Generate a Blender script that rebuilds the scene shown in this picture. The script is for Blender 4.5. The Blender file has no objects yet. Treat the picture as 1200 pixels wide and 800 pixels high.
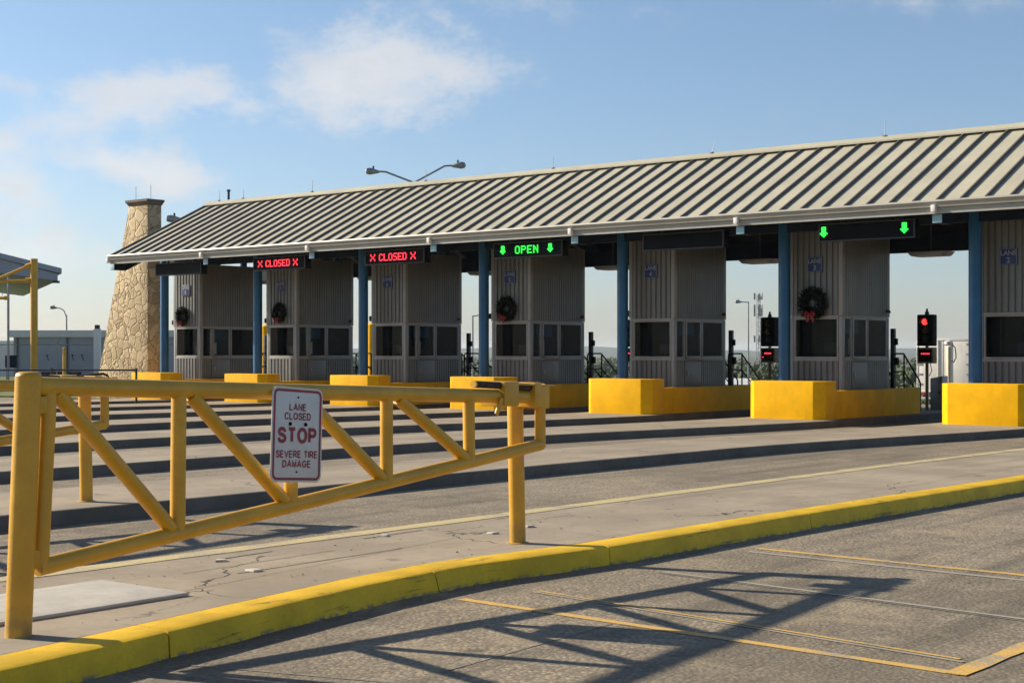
import bpy, bmesh, math, random
from mathutils import Vector, Matrix
random.seed(11)
S = bpy.context.scene
C = S.collection
R = math.radians

# ------------------------------------------------------------------ camera
cam = bpy.data.objects.new('camera', bpy.data.cameras.new('camera'))
C.objects.link(cam)
cam.location = (0, 0, 1.75)
cam.rotation_euler = (R(90), 0, R(39.45))
cam.data.sensor_width = 36
cam.data.lens = 53.55
cam.data.shift_y = 0.0108
cam.data.clip_start = 0.1
cam.data.clip_end = 40000
S.camera = cam
S.view_settings.view_transform = 'Standard'
S.view_settings.look = 'None'
S.view_settings.gamma = 1
S.view_settings.exposure = 0.85
S.cycles.max_bounces = 8
S.cycles.volume_bounces = 0
S.cycles.sample_clamp_indirect = 6

SUN_DIR = Vector((-0.954, -0.30, 0)).normalized()
SUN_EL = R(26.5)
SUN_ROT = math.atan2(SUN_DIR.x, SUN_DIR.y)

# ------------------------------------------------------------------ sky
W = bpy.data.worlds.new('World'); S.world = W; W.use_nodes = True
nt = W.node_tree; N = nt.nodes; L = nt.links
bg = N['Background']
def wn(t, **k):
    n = N.new(t)
    for a, b in k.items(): setattr(n, a, b)
    return n
def wm(op, a, b=None, c=None):
    n = wn('ShaderNodeMath', operation=op)
    for i, v in enumerate((a, b, c)):
        if v is None: continue
        if isinstance(v, (int, float)): n.inputs[i].default_value = v
        else: L.new(v, n.inputs[i])
    return n.outputs[0]
sky = wn('ShaderNodeTexSky', sky_type='NISHITA', sun_disc=False)
sky.sun_elevation = SUN_EL; sky.sun_rotation = SUN_ROT
sky.air_density = 1.0; sky.dust_density = 0.6; sky.ozone_density = 2.0; sky.altitude = 50
tc = wn('ShaderNodeTexCoord'); sp = wn('ShaderNodeSeparateXYZ'); L.new(tc.outputs['Generated'], sp.inputs[0])
az = wm('MULTIPLY', wm('ARCTAN2', sp.outputs[0], sp.outputs[1]), 57.2958)   # degrees from +Y towards +X
el = wm('MULTIPLY', wm('ARCSINE', sp.outputs[2]), 57.2958)
cn = wn('ShaderNodeCombineXYZ'); L.new(az, cn.inputs[0]); L.new(wm('MULTIPLY', el, 1.5), cn.inputs[1])
def noise(scale, det, rough, off):
    n = wn('ShaderNodeTexNoise'); n.inputs['Scale'].default_value = scale
    n.inputs['Detail'].default_value = det; n.inputs['Roughness'].default_value = rough
    m = wn('ShaderNodeVectorMath', operation='ADD'); m.inputs[1].default_value = (off, off*1.7, off*0.3)
    L.new(cn.outputs[0], m.inputs[0]); L.new(m.outputs[0], n.inputs['Vector'])
    return n.outputs['Fac']
n1 = noise(0.55, 9, 0.66, 3.1); n2 = noise(0.085, 5, 0.55, 40.7)
# cumulus puffs standing over the plaza: azimuth, elevation, half width, half height, strength (degrees)
puffs = [(-45.2, 10.6, 2.4, 1.6, .80), (-42.6, 10.7, 2.4, 1.2, .58), (-46.6, 9.3, 1.6, 1.1, .50), (-43.8, 9.0, 2.2, .9, .48), (-40.3, 10.6, 2.0, .9, .36), (-49.6, 9.2, .9, .4, .34),
         (-54.6, 8.9, 1.6, .75, .66), (-52.6, 9.6, 1.7, .75, .66), (-50.9, 9.2, 1.3, .6, .52), (-56.2, 8.2, 1.3, .6, .46), (-53.0, 6.8, 1.9, .8, .78), (-51.5, 6.4, 1.5, .6, .55), (-54.2, 7.2, 1.0, .6, .4),
         (-57.7, 5.7, 1.7, 1.2, .80), (-58.3, 7.3, 1.2, .6, .60), (-55.7, 3.6, 1.6, .7, .66), (-57.8, 3.0, 1.8, .8, .5), (-37.0, 6.3, 4.5, 1.0, .20), (-24.0, 12.6, 4.0, .8, .26), (-58.5, 9.4, 1.5, .5, .35),
         (-40.0, 13.2, 3.0, .7, .32), (-30.0, 8.6, 5.0, .7, .12), (-34.5, 12.4, 3.0, .5, .22),
         (20, 14, 7, 3, .9), (70, 18, 9, 4, .9), (130, 12, 8, 3, .8), (-95, 14, 8, 3, .7), (-150, 16, 9, 4, .8)]
nA = noise(0.30, 4, 0.6, 17.3); nB = noise(0.34, 4, 0.6, 71.9)
az0, el0 = az, el
az = wm('ADD', az, wm('MULTIPLY', wm('SUBTRACT', nA, 0.5), 5.0)); el = wm('ADD', el, wm('MULTIPLY', wm('SUBTRACT', nB, 0.5), 2.6))
tot = None
for a, e, w_, h_, s_ in puffs:
    dx = wm('DIVIDE', wm('SUBTRACT', az, a), w_); dy = wm('DIVIDE', wm('SUBTRACT', el, e), h_)
    g = wm('MULTIPLY', wm('EXPONENT', wm('MULTIPLY', wm('ADD', wm('MULTIPLY', dx, dx), wm('MULTIPLY', dy, dy)), -0.75)), s_)
    tot = g if tot is None else wm('ADD', tot, g)
dens = wm('ADD', tot, wm('MULTIPLY', wm('SUBTRACT', n1, 0.5), 2.0))
dens = wm('ADD', dens, wm('MULTIPLY', wm('SUBTRACT', n2, 0.5), 0.5))
dens = wm('MULTIPLY', dens, wm('MINIMUM', wm('ADD', wm('MULTIPLY', tot, 3.2), 0.10), 1.0))
mr = wn('ShaderNodeMapRange', interpolation_type='SMOOTHSTEP')
mr.inputs['From Min'].default_value = 0.02; mr.inputs['From Max'].default_value = 1.15; mr.inputs['To Max'].default_value = 0.72
L.new(dens, mr.inputs['Value'])
ccol = wn('ShaderNodeMix', data_type='RGBA')       # cloud tops warm white, thicker parts greyer
ccol.inputs[6].default_value = (7.6, 7.3, 7.05, 1); ccol.inputs[7].default_value = (6.3, 6.2, 6.2, 1)
mr2 = wn('ShaderNodeMapRange'); mr2.inputs['From Min'].default_value = .35; mr2.inputs['From Max'].default_value = .65
L.new(n1, mr2.inputs['Value']); L.new(mr2.outputs[0], ccol.inputs[0])
hs = wn('ShaderNodeMix', data_type='RGBA'); hs.blend_type = 'MULTIPLY'
hs.inputs[0].default_value = 1.0
L.new(sky.outputs[0], hs.inputs[6])
tint = wn('ShaderNodeMix', data_type='RGBA'); tint.inputs[6].default_value = (.86, .90, 1.10, 1); tint.inputs[7].default_value = (.98, 1.04, 1.10, 1)
mt_ = wn('ShaderNodeMapRange'); mt_.inputs['From Min'].default_value = 0; mt_.inputs['From Max'].default_value = 13; L.new(el0, mt_.inputs['Value'])
L.new(mt_.outputs[0], tint.inputs[0]); L.new(tint.outputs[2], hs.inputs[7])
mx = wn('ShaderNodeMix', data_type='RGBA')
L.new(mr.outputs[0], mx.inputs[0]); L.new(hs.outputs[2], mx.inputs[6]); L.new(ccol.outputs[2], mx.inputs[7])
L.new(mx.outputs[2], bg.inputs['Color'])
bg.inputs['Strength'].default_value = 0.068

# ------------------------------------------------------------------ sun
sl = bpy.data.lights.new('sun', 'SUN'); sl.energy = 5.0; sl.angle = R(0.8); sl.color = (1.0, 0.88, 0.70)
so = bpy.data.objects.new('sun', sl); C.objects.link(so)
tosun = Vector((SUN_DIR.x*math.cos(SUN_EL), SUN_DIR.y*math.cos(SUN_EL), math.sin(SUN_EL)))
so.rotation_euler = tosun.to_track_quat('Z', 'Y').to_euler()
so.location = (-60, -20, 40)

# ------------------------------------------------------------------ helpers
class MB:
    def __init__(self): self.bm = bmesh.new()
    def quad(self, *ps):
        self.bm.faces.new([self.bm.verts.new(p) for p in ps])
    def box(self, x0, x1, y0, y1, z0, z1, M=None):
        v = [Vector((x, y, z)) for x in (x0, x1) for y in (y0, y1) for z in (z0, z1)]
        if M: v = [M @ p for p in v]
        v = [self.bm.verts.new(p) for p in v]
        for f in ((0, 1, 3, 2), (4, 6, 7, 5), (0, 4, 5, 1), (2, 3, 7, 6), (0, 2, 6, 4), (1, 5, 7, 3)):
            self.bm.faces.new([v[i] for i in f])
        return self
    def ring(self, c, ax, r, seg):
        ax = ax.normalized(); u = ax.orthogonal().normalized(); w = ax.cross(u)
        return [self.bm.verts.new(c + u*(r*math.cos(2*math.pi*k/seg)) + w*(r*math.sin(2*math.pi*k/seg))) for k in range(seg)]
    def tube(self, p0, p1, r0, r1=None, seg=14):
        p0, p1 = Vector(p0), Vector(p1); r1 = r0 if r1 is None else r1
        a = self.ring(p0, p1-p0, r0, seg); b = self.ring(p1, p1-p0, r1, seg)
        for k in range(seg): self.bm.faces.new((a[k], a[(k+1) % seg], b[(k+1) % seg], b[k]))
        self.bm.faces.new(a[::-1]); self.bm.faces.new(b)
        return self
    def path(self, pts, r, seg=8):
        pts = [Vector(p) for p in pts]; rings = []
        up = None
        for i, p in enumerate(pts):
            d = (pts[min(i+1, len(pts)-1)] - pts[max(i-1, 0)]).normalized()
            if up is None: up = d.orthogonal().normalized()
            u = (up - d*up.dot(d)).normalized(); w = d.cross(u); up = u
            rr = r[i] if isinstance(r, (list, tuple)) else r
            rings.append([self.bm.verts.new(p + u*(rr*math.cos(2*math.pi*k/seg)) + w*(rr*math.sin(2*math.pi*k/seg))) for k in range(seg)])
        for a, b in zip(rings, rings[1:]):
            for k in range(seg): self.bm.faces.new((a[k], a[(k+1) % seg], b[(k+1) % seg], b[k]))
        self.bm.faces.new(rings[0][::-1]); self.bm.faces.new(rings[-1])
        return self
    def prism(self, pts, f0, f1):
        """pts: list of 2-D points; f0/f1 map a 2-D point to 3-D on the two ends."""
        a = [self.bm.verts.new(f0(p)) for p in pts]; b = [self.bm.verts.new(f1(p)) for p in pts]
        n = len(pts)
        for k in range(n): self.bm.faces.new((a[k], a[(k+1) % n], b[(k+1) % n], b[k]))
        self.bm.faces.new(a[::-1]); self.bm.faces.new(b)
        return self
    def lathe(self, prof, c, seg=16, ax='z'):
        rows = []
        for r_, h in prof:
            row = []
            for k in range(seg):
                a = 2*math.pi*k/seg; x, y = r_*math.cos(a), r_*math.sin(a)
                p = {'z': (x, y, h), 'y': (x, h, y), 'x': (h, x, y)}[ax]
                row.append(self.bm.verts.new(Vector(c)+Vector(p)))
            rows.append(row)
        for a, b in zip(rows, rows[1:]):
            for k in range(seg): self.bm.faces.new((a[k], a[(k+1) % seg], b[(k+1) % seg], b[k]))
        self.bm.faces.new(rows[0][::-1]); self.bm.faces.new(rows[-1])
        return self
    def build(self, name, m, parent=None, bevel=0, loc=None, rz=0, ang=35, seg=2):
        bm = self.bm
        bmesh.ops.recalc_face_normals(bm, faces=bm.faces[:])
        if bevel:
            es = [e for e in bm.edges if len(e.link_faces) == 2 and e.calc_face_angle(0) > R(25)]
            bmesh.ops.bevel(bm, geom=es, offset=bevel, segments=seg, affect='EDGES', profile=0.6, clamp_overlap=True)
        me = bpy.data.meshes.new(name); bm.to_mesh(me); bm.free()
        for p in me.polygons: p.use_smooth = True
        me.set_sharp_from_angle(angle=R(ang))
        me.materials.append(m)
        o = bpy.data.objects.new(name, me); C.objects.link(o)
        if parent: o.parent = parent
        if loc: o.location = loc
        o.rotation_euler.z = rz
        return o

def tag(o, label=None, cat=None, group=None, kind=None):
    if label: o['label'] = label
    if cat: o['category'] = cat
    if group: o['group'] = group
    if kind: o['kind'] = kind
    return o
def thing(name, label, cat, loc=(0, 0, 0), rz=0, group=None):
    o = bpy.data.objects.new(name, None); C.objects.link(o)
    o.empty_display_size = 0.3
    o.location = loc; o.rotation_euler.z = rz
    return tag(o, label, cat, group)
def kids(o): return [c for c in C.objects if c.parent == o]
def copy_tree(o, parent=None):
    c = o.copy(); C.objects.link(c)
    if parent: c.parent = parent
    for ch in kids(o): copy_tree(ch, c)
    return c
def st(o, label=None, cat=None):
    o['kind'] = 'structure'
    return o
ORD = ['', 'first', 'second', 'third', 'fourth', 'fifth', 'sixth', 'seventh', 'eighth']

# ------------------------------------------------------------------ materials
def newmat(name):
    m = bpy.data.materials.new(name); m.use_nodes = True
    t = m.node_tree; b = t.nodes['Principled BSDF']
    return m, t, b
class NT:
    def __init__(self, t): self.t = t
    def n(self, typ, **k):
        x = self.t.nodes.new(typ)
        for a, b in k.items(): setattr(x, a, b)
        return x
    def l(self, a, b): self.t.links.new(a, b)
    def pos(self): return self.n('ShaderNodeNewGeometry').outputs['Position']
    def sep(self, v):
        s = self.n('ShaderNodeSeparateXYZ'); self.l(v, s.inputs[0]); return s.outputs
    def noise(self, scale, det=4, rough=.55, v=None, dist=0):
        x = self.n('ShaderNodeTexNoise'); x.inputs['Scale'].default_value = scale; x.inputs['Detail'].default_value = det
        x.inputs['Roughness'].default_value = rough; x.inputs['Distortion'].default_value = dist
        self.l(v if v is not None else self.pos(), x.inputs['Vector']); return x.outputs['Fac']
    def vor(self, scale, feat='F1', v=None, out='Distance', rnd=1):
        x = self.n('ShaderNodeTexVoronoi', feature=feat); x.inputs['Scale'].default_value = scale; x.inputs['Randomness'].default_value = rnd
        self.l(v if v is not None else self.pos(), x.inputs['Vector']); return x.outputs[out]
    def mapr(self, v, a, b, c=0, d=1, smooth=True):
        x = self.n('ShaderNodeMapRange', interpolation_type='SMOOTHSTEP' if smooth else 'LINEAR')
        for i, q in zip(('From Min', 'From Max', 'To Min', 'To Max'), (a, b, c, d)): x.inputs[i].default_value = q
        self.l(v, x.inputs['Value']); return x.outputs[0]
    def math(self, op, a, b=None):
        x = self.n('ShaderNodeMath', operation=op)
        for i, v in enumerate((a, b)):
            if v is None: continue
            if isinstance(v, (int, float)): x.inputs[i].default_value = v
            else: self.l(v, x.inputs[i])
        return x.outputs[0]
    def scale(self, v, s):
        x = self.n('ShaderNodeVectorMath', operation='MULTIPLY'); self.l(v, x.inputs[0]); x.inputs[1].default_value = s; return x.outputs[0]
    def mix(self, f, a, b, mode='MIX'):
        x = self.n('ShaderNodeMix', data_type='RGBA', blend_type=mode)
        if isinstance(f, (int, float)): x.inputs[0].default_value = f
        else: self.l(f, x.inputs[0])
        for i, v in ((6, a), (7, b)):
            if isinstance(v, tuple): x.inputs[i].default_value = (*v[:3], 1)
            else: self.l(v, x.inputs[i])
        return x.outputs[2]
    def bump(self, h, b, strength=.3, dist=.01):
        x = self.n('ShaderNodeBump'); x.inputs['Strength'].default_value = strength; x.inputs['Distance'].default_value = dist
        self.l(h, x.inputs['Height']); self.l(x.outputs[0], b.inputs['Normal'])
def mul(c, k): return tuple(min(1, v*k) for v in c)

def paint(name, c, rough=.45, var=.18, scale=1.3, metal=0, chips=None, chipc=(.10, .05, .03), bump=.05, spec=.5, streak=0, grime=0):
    m, t, b = newmat(name); q = NT(t)
    col = q.mix(q.mapr(q.noise(scale, 6, .65), .35, .7), mul(c, 1-var), mul(c, 1+var*.5))
    col = q.mix(q.mapr(q.noise(scale*14, 3, .6), .5, .8, 0, .35), col, mul(c, .75))
    if streak:
        v = q.scale(q.pos(), (9, 9, .7))
        col = q.mix(q.mapr(q.noise(1.0, 4, .6, v), .5, .78, 0, streak), col, mul(c, .45))
    if grime:
        z_ = q.sep(q.pos())[2]
        col = q.mix(q.math('MULTIPLY', q.mapr(z_, .15, .42, .75, 0), q.mapr(q.noise(5, 6, .7), .35, .7)), col, (.16, .115, .06))
        col = q.mix(q.mapr(q.noise(3.5, 7, .75), .56, .75, 0, .45), col, mul(c, .5))
    if chips:
        col = q.mix(q.mapr(q.noise(scale*9, 7, .7), chips, chips+.03), col, chipc)
    q.l(col, b.inputs['Base Color'])
    q.l(q.mapr(q.noise(scale*3), .3, .7, rough*.85, min(1, rough*1.2)), b.inputs['Roughness'])
    b.inputs['Metallic'].default_value = metal
    b.inputs['Specular IOR Level'].default_value = spec
    if bump: q.bump(q.noise(scale*30, 4), b, .25, bump*.05)
    return m
def emis(name, c, s):
    m, t, b = newmat(name)
    b.inputs['Base Color'].default_value = (0.02, 0.02, 0.02, 1)
    b.inputs['Emission Color'].default_value = (*c, 1); b.inputs['Emission Strength'].default_value = s
    return m
def asphalt():
    m, t, b = newmat('worn_asphalt'); q = NT(t); P = q.pos(); x, y, z = q.sep(P)
    cell = q.n('ShaderNodeTexVoronoi'); cell.inputs['Scale'].default_value = 34; q.l(P, cell.inputs['Vector'])
    r_, g_, b_ = q.sep(cell.outputs['Color'])
    stone = q.n('ShaderNodeValToRGB'); q.l(r_, stone.inputs[0]); e = stone.color_ramp.elements
    e[0].position = 0; e[0].color = (.17, .15, .125, 1); e[1].position = 1; e[1].color = (.56, .49, .38, 1)
    for p_, c_ in ((.35, (.25, .225, .195)), (.6, (.34, .305, .25)), (.8, (.40, .335, .26))):
        k = e.new(p_); k.color = (*c_, 1)
    base = q.mix(q.mapr(cell.outputs['Distance'], .3, .75), stone.outputs[0], (.11, .10, .088))
    fine = q.noise(260, 3, .7)
    base = q.mix(q.mapr(fine, .3, .7, .25, .65), base, (.27, .245, .205))
    big = q.noise(.35, 5, .6); mid = q.noise(1.7, 6, .65)
    base = q.mix(q.mapr(big, .42, .62, 0, .6), base, (.135, .122, .105))
    base = q.mix(q.mapr(mid, .5, .75, 0, .5), base, (.36, .33, .275))
    v = q.scale(P, (2.6, .16, 1))                     # streaks of tyre rubber along the lanes
    base = q.mix(q.mapr(q.noise(1.0, 5, .6, v), .47, .68, 0, .65), base, (.105, .098, .088))
    v2 = q.scale(P, (5, .35, 1))
    base = q.mix(q.mapr(q.noise(1.0, 5, .65, v2), .57, .74, 0, .35), base, (.34, .32, .285))
    base = q.mix(q.mapr(q.noise(3.3, 3, .6), .64, .72, 0, .6), base, (.06, .056, .05))
    base = q.mix(q.mapr(q.noise(.9, 7, .72), .52, .66, 0, .45), base, (.36, .31, .235))
    pt = q.n('ShaderNodeTexVoronoi'); pt.inputs['Scale'].default_value = .30; q.l(P, pt.inputs['Vector'])
    base = q.mix(q.mapr(q.sep(pt.outputs['Color'])[0], .5, .52, 0, .22), base, (.13, .12, .10))
    sp_ = q.vor(9, 'F1', P)
    base = q.mix(q.math('MULTIPLY', q.mapr(sp_, .10, .16, .7, 0), q.mapr(q.noise(1.3, 3), .52, .6)), base, (.05, .046, .04))
    base = q.mix(1.0, base, (1.0, .925, .80), 'MULTIPLY')
    q.l(base, b.inputs['Base Color']); b.inputs['Roughness'].default_value = .88; b.inputs['Specular IOR Level'].default_value = .25
    h = q.math('ADD', q.math('MULTIPLY', cell.outputs['Distance'], -1.2), q.math('MULTIPLY', fine, .6))
    q.bump(h, b, .55, .008)
    return m
def concrete(name, c, crack=True, sc=1.0):
    m, t, b = newmat(name); q = NT(t); P = q.pos()
    col = q.mix(q.mapr(q.noise(.8*sc, 7, .62), .32, .7), mul(c, .72), mul(c, 1.12))
    col = q.mix(q.mapr(q.noise(7*sc, 6, .7), .45, .75, 0, .5), col, mul(c, .6))
    col = q.mix(q.mapr(q.noise(160, 3, .7), .35, .72, 0, .5), col, mul(c, 1.25))
    v = q.scale(P, (3.2, .22, 1))
    col = q.mix(q.mapr(q.noise(1.0, 5, .6, v), .52, .74, 0, .5), col, mul(c, .5))
    col = q.mix(q.mapr(q.noise(2.2*sc, 3, .5), .69, .74, 0, .5), col, mul(c, .38))
    if crack:
        wv = q.n('ShaderNodeVectorMath', operation='ADD'); nz = q.n('ShaderNodeTexNoise'); nz.inputs['Scale'].default_value = 1.6; nz.inputs['Detail'].default_value = 6
        q.l(P, nz.inputs['Vector']); q.l(P, wv.inputs[0]); q.l(nz.outputs['Color'], wv.inputs[1])
        d = q.vor(.33, 'DISTANCE_TO_EDGE', wv.outputs[0])
        line = q.math('MULTIPLY', q.mapr(d, .0015, .005, 1, 0), q.mapr(q.noise(.5, 2), .45, .6))
        col = q.mix(line, col, (.03, .028, .025))
    q.l(col, b.inputs['Base Color']); b.inputs['Roughness'].default_value = .9; b.inputs['Specular IOR Level'].default_value = .25
    q.bump(q.math('ADD', q.noise(140, 4, .7), q.math('MULTIPLY', q.noise(9, 4), 1.5)), b, .4, .006)
    return m
def kerbpaint():
    m, t, b = newmat('kerb_yellow'); q = NT(t); P = q.pos(); x, y, z = q.sep(P); c = (.74, .455, .014)
    col = q.mix(q.mapr(q.noise(2.2, 6, .65), .35, .7), mul(c, .8), mul(c, 1.1))
    col = q.mix(q.mapr(q.noise(55, 5, .7), .5, .75, 0, .5), col, mul(c, .55))
    scuff = q.math('MULTIPLY', q.mapr(q.noise(1.0, 6, .75, q.scale(P, (6, 1.3, 26))), .56, .66), q.mapr(q.noise(.55, 2), .49, .58))
    col = q.mix(q.math('MULTIPLY', scuff, .75), col, (.07, .05, .025))
    low = q.math('MULTIPLY', q.mapr(z, .0, .035, 1, 0), q.mapr(q.noise(11, 5, .7), .46, .60))
    col = q.mix(low, col, (.17, .15, .12))
    col = q.mix(q.mapr(q.noise(70, 6, .8), .66, .7, 0, .8), col, (.33, .28, .19))
    q.l(col, b.inputs['Base Color']); b.inputs['Roughness'].default_value = .62; b.inputs['Specular IOR Level'].default_value = .3
    q.bump(q.math('ADD', q.noise(90, 5, .7), q.math('MULTIPLY', q.noise(6, 3), 2)), b, .45, .005)
    return m
def worn_line(name, c, cover=.5, under=(.15, .14, .125)):
    m, t, b = newmat(name); q = NT(t)
    f = q.math('ADD', q.mapr(q.noise(60, 6, .75), cover-.12, cover+.12), q.mapr(q.noise(2.5, 5, .6), .45, .75, -.45, .3))
    q.l(q.mix(q.mapr(f, 0, 1), mul(c, 1), under), b.inputs['Base Color'])
    b.inputs['Roughness'].default_value = .85; q.bump(q.noise(200, 3), b, .4, .004)
    return m
def stone():
    m, t, b = newmat('fieldstone'); q = NT(t); P = q.pos()
    wv = q.n('ShaderNodeVectorMath', operation='ADD'); nz = q.n('ShaderNodeTexNoise'); nz.inputs['Scale'].default_value = 2.2; nz.inputs['Detail'].default_value = 3
    sc = q.n('ShaderNodeVectorMath', operation='SCALE'); sc.inputs['Scale'].default_value = .42
    q.l(P, nz.inputs['Vector']); q.l(nz.outputs['Color'], sc.inputs[0]); q.l(P, wv.inputs[0]); q.l(sc.outputs[0], wv.inputs[1]); V = wv.outputs[0]
    d = q.vor(2.9, 'DISTANCE_TO_EDGE', V, rnd=.95)
    cell = q.n('ShaderNodeTexVoronoi'); cell.inputs['Scale'].default_value = 2.9; cell.inputs['Randomness'].default_value = .95; q.l(V, cell.inputs['Vector'])
    r_ = q.sep(cell.outputs['Color'])[0]
    rp = q.n('ShaderNodeValToRGB'); q.l(r_, rp.inputs[0]); e = rp.color_ramp.elements
    e[0].color = (.34, .25, .135, 1); e[1].color = (.62, .49, .30, 1); k = e.new(.5); k.color = (.49, .38, .225, 1)
    col = q.mix(q.mapr(q.noise(9, 6, .7), .35, .75, 0, .7), rp.outputs[0], (.30, .23, .13))
    col = q.mix(q.mapr(d, .006, .024, 1, 0), col, (.13, .095, .05))
    q.l(col, b.inputs['Base Color']); b.inputs['Roughness'].default_value = .9
    h = q.math('ADD', q.mapr(d, 0, .11), q.math('MULTIPLY', q.noise(14, 5), .5))
    q.bump(h, b, .6, .035)
    return m
def foliage(name, c1, c2, sc=.4):
    m, t, b = newmat(name); q = NT(t)
    q.l(q.mix(q.mapr(q.noise(sc, 4), .35, .65), c1, c2), b.inputs['Base Color']); b.inputs['Roughness'].default_value = .7
    b.inputs['Specular IOR Level'].default_value = .2
    return m
def glass():
    m, t, b = newmat('tinted_glass'); q = NT(t)
    tr = q.n('ShaderNodeBsdfTransparent'); tr.inputs[0].default_value = (.72, .76, .78, 1)
    gl = q.n('ShaderNodeBsdfGlossy'); gl.inputs['Roughness'].default_value = .02; gl.inputs[0].default_value = (.9, .95, 1, 1)
    fr = q.n('ShaderNodeFresnel'); fr.inputs[0].default_value = 1.45
    gm = q.n('ShaderNodeNewGeometry'); mx_ = q.n('ShaderNodeMixShader'); q.l(q.math('MULTIPLY', q.math('MULTIPLY', fr.outputs[0], .22), q.math('SUBTRACT', 1.0, gm.outputs['Backfacing'])), mx_.inputs[0]); q.l(tr.outputs[0], mx_.inputs[1]); q.l(gl.outputs[0], mx_.inputs[2])
    q.l(mx_.outputs[0], t.nodes['Material Output'].inputs[0])
    return m

M = dict(
    asphalt=asphalt(), slab=concrete('slab_concrete', (.295, .247, .183)), kerb=concrete('kerb_concrete', (.13, .115, .095), False, 2),
    ykerb=kerbpaint(), yline=worn_line('worn_yellow', (.62, .36, .05), .46, (.26, .235, .19)), yedge=worn_line('worn_edge_yellow', (.52, .42, .17), .43, (.29, .25, .19)),
    seal=worn_line('joint_sealant', (.36, .325, .265), .35, (.27, .245, .20)), dark=worn_line('dark_joint', (.10, .09, .075), .37, (.26, .235, .195)), wline=worn_line('worn_white', (.50, .48, .43), .45, (.27, .25, .22)),
    gate=paint('gate_yellow', (.61, .325, .020), .42, .14, 2.2, chips=.705, chipc=(.13, .06, .03), bump=.12, grime=1), rust=paint('rusty_steel', (.045, .026, .02), .8, .4, 9, bump=.5),
    block=paint('barrier_yellow', (.86, .45, .002), .6, .14, 1.6, spec=.12, chips=.715, chipc=(.40, .2, .02), bump=.3, streak=.14),
    blue=paint('column_blue', (.007, .105, .26), .38, .16, 1.5, streak=.2), bluebox=paint('pale_blue_steel', (.30, .50, .60), .4, .15),
    siding=paint('ribbed_siding', (.165, .172, .172), .42, .10, .8, metal=.12, streak=.22), trim=paint('siding_trim', (.28, .285, .28), .42, .10, 1.1, streak=.15),
    roof=paint('roof_metal', (.42, .395, .295), .5, .10, .55, streak=.12), seam=paint('seam_metal_shaded', (.13, .115, .10), .6, .12, 1.2, spec=.2), plateletter=paint('plate_lettering', (.30, .32, .38), .5, .1, 4), gutter=paint('gutter_metal', (.34, .33, .285), .45, .10, 1.2, streak=.2),
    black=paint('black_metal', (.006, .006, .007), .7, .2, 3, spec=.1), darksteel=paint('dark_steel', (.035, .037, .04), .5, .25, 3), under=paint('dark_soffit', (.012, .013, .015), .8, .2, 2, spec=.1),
    beam=paint('navy_beam', (.008, .018, .036), .6, .2, 2, spec=.2), steel=paint('galvanised', (.30, .31, .32), .45, .15, 3, metal=.5), alu=paint('window_aluminium', (.28, .275, .26), .4, .1, 3, metal=.3),
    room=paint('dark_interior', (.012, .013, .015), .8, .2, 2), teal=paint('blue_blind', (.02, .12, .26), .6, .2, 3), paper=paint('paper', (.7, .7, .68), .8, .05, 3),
    glass=glass(), plateblue=paint('plate_blue', (.006, .028, .15), .4, .15, 3), white=paint('white_paint', (.74, .73, .70), .45, .06, 2),
    signwhite=paint('sign_white', (.60, .575, .53), .35, .05, 4), red=paint('sign_red', (.27, .008, .022), .4, .12, 5),
    ledpanel=paint('led_panel', (.004, .005, .008), .6, .2, 3, spec=.1), ledred=emis('led_red', (1.0, .03, .05), 1.5), ledgreen=emis('led_green', (.02, 1.0, .06), 1.3), lampred=emis('lamp_red', (1.0, .02, .015), 3.0),
    gold=paint('brown_casing', (.19, .12, .035), .5, .2, 4), pine=foliage('pine_green', (.0015, .003, .0018), (.0035, .007, .0035), 6), bow=paint('bow_red', (.24, .006, .015), .5, .1, 6),
    grass=foliage('grass_green', (.10, .14, .035), (.16, .18, .06), .8), wood=foliage('scrub_green', (.030, .052, .018), (.062, .085, .030), .03), land=foliage('scrub_land', (.07, .08, .035), (.13, .12, .06), .01),
    hill=foliage('hill_green', (.05, .07, .04), (.07, .09, .05), .002), stone=stone(), cap=paint('stone_cap', (.13, .10, .07), .8, .2, 3),
    grey=paint('grey_panel', (.30, .335, .37), .5, .1, .3, streak=.15), greyroof=paint('pale_roof', (.55, .56, .55), .5, .08, .4), fascia=paint('blue_grey_fascia', (.30, .34, .40), .5, .08, .5),
    trailer=paint('trailer_white', (.62, .61, .56), .5, .1, 1, streak=.3), tyre=paint('tyre_black', (.015, .015, .015), .8, .2, 4), cream=paint('cream_pole', (.66, .60, .42), .5, .1, 2),
    tan=paint('tan_stucco', (.45, .36, .24), .8, .1, 1), plate=concrete('plate_cement', (.44, .42, .375), False, 1.5), amber=paint('dark_amber', (.10, .04, .004), .3, .1, 3), darkred=paint('dark_red_lens', (.06, .004, .004), .3, .1, 3),
    wire=paint('fence_wire', (.33, .33, .32), .5, .1, 3, metal=.4), tail=paint('tail_red', (.3, .01, .01), .4, .1, 4), carwhite=paint('car_white', (.7, .7, .7), .25, .03, 1), cardark=paint('car_glass', (.02, .025, .03), .15, .1, 1),
)

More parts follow.
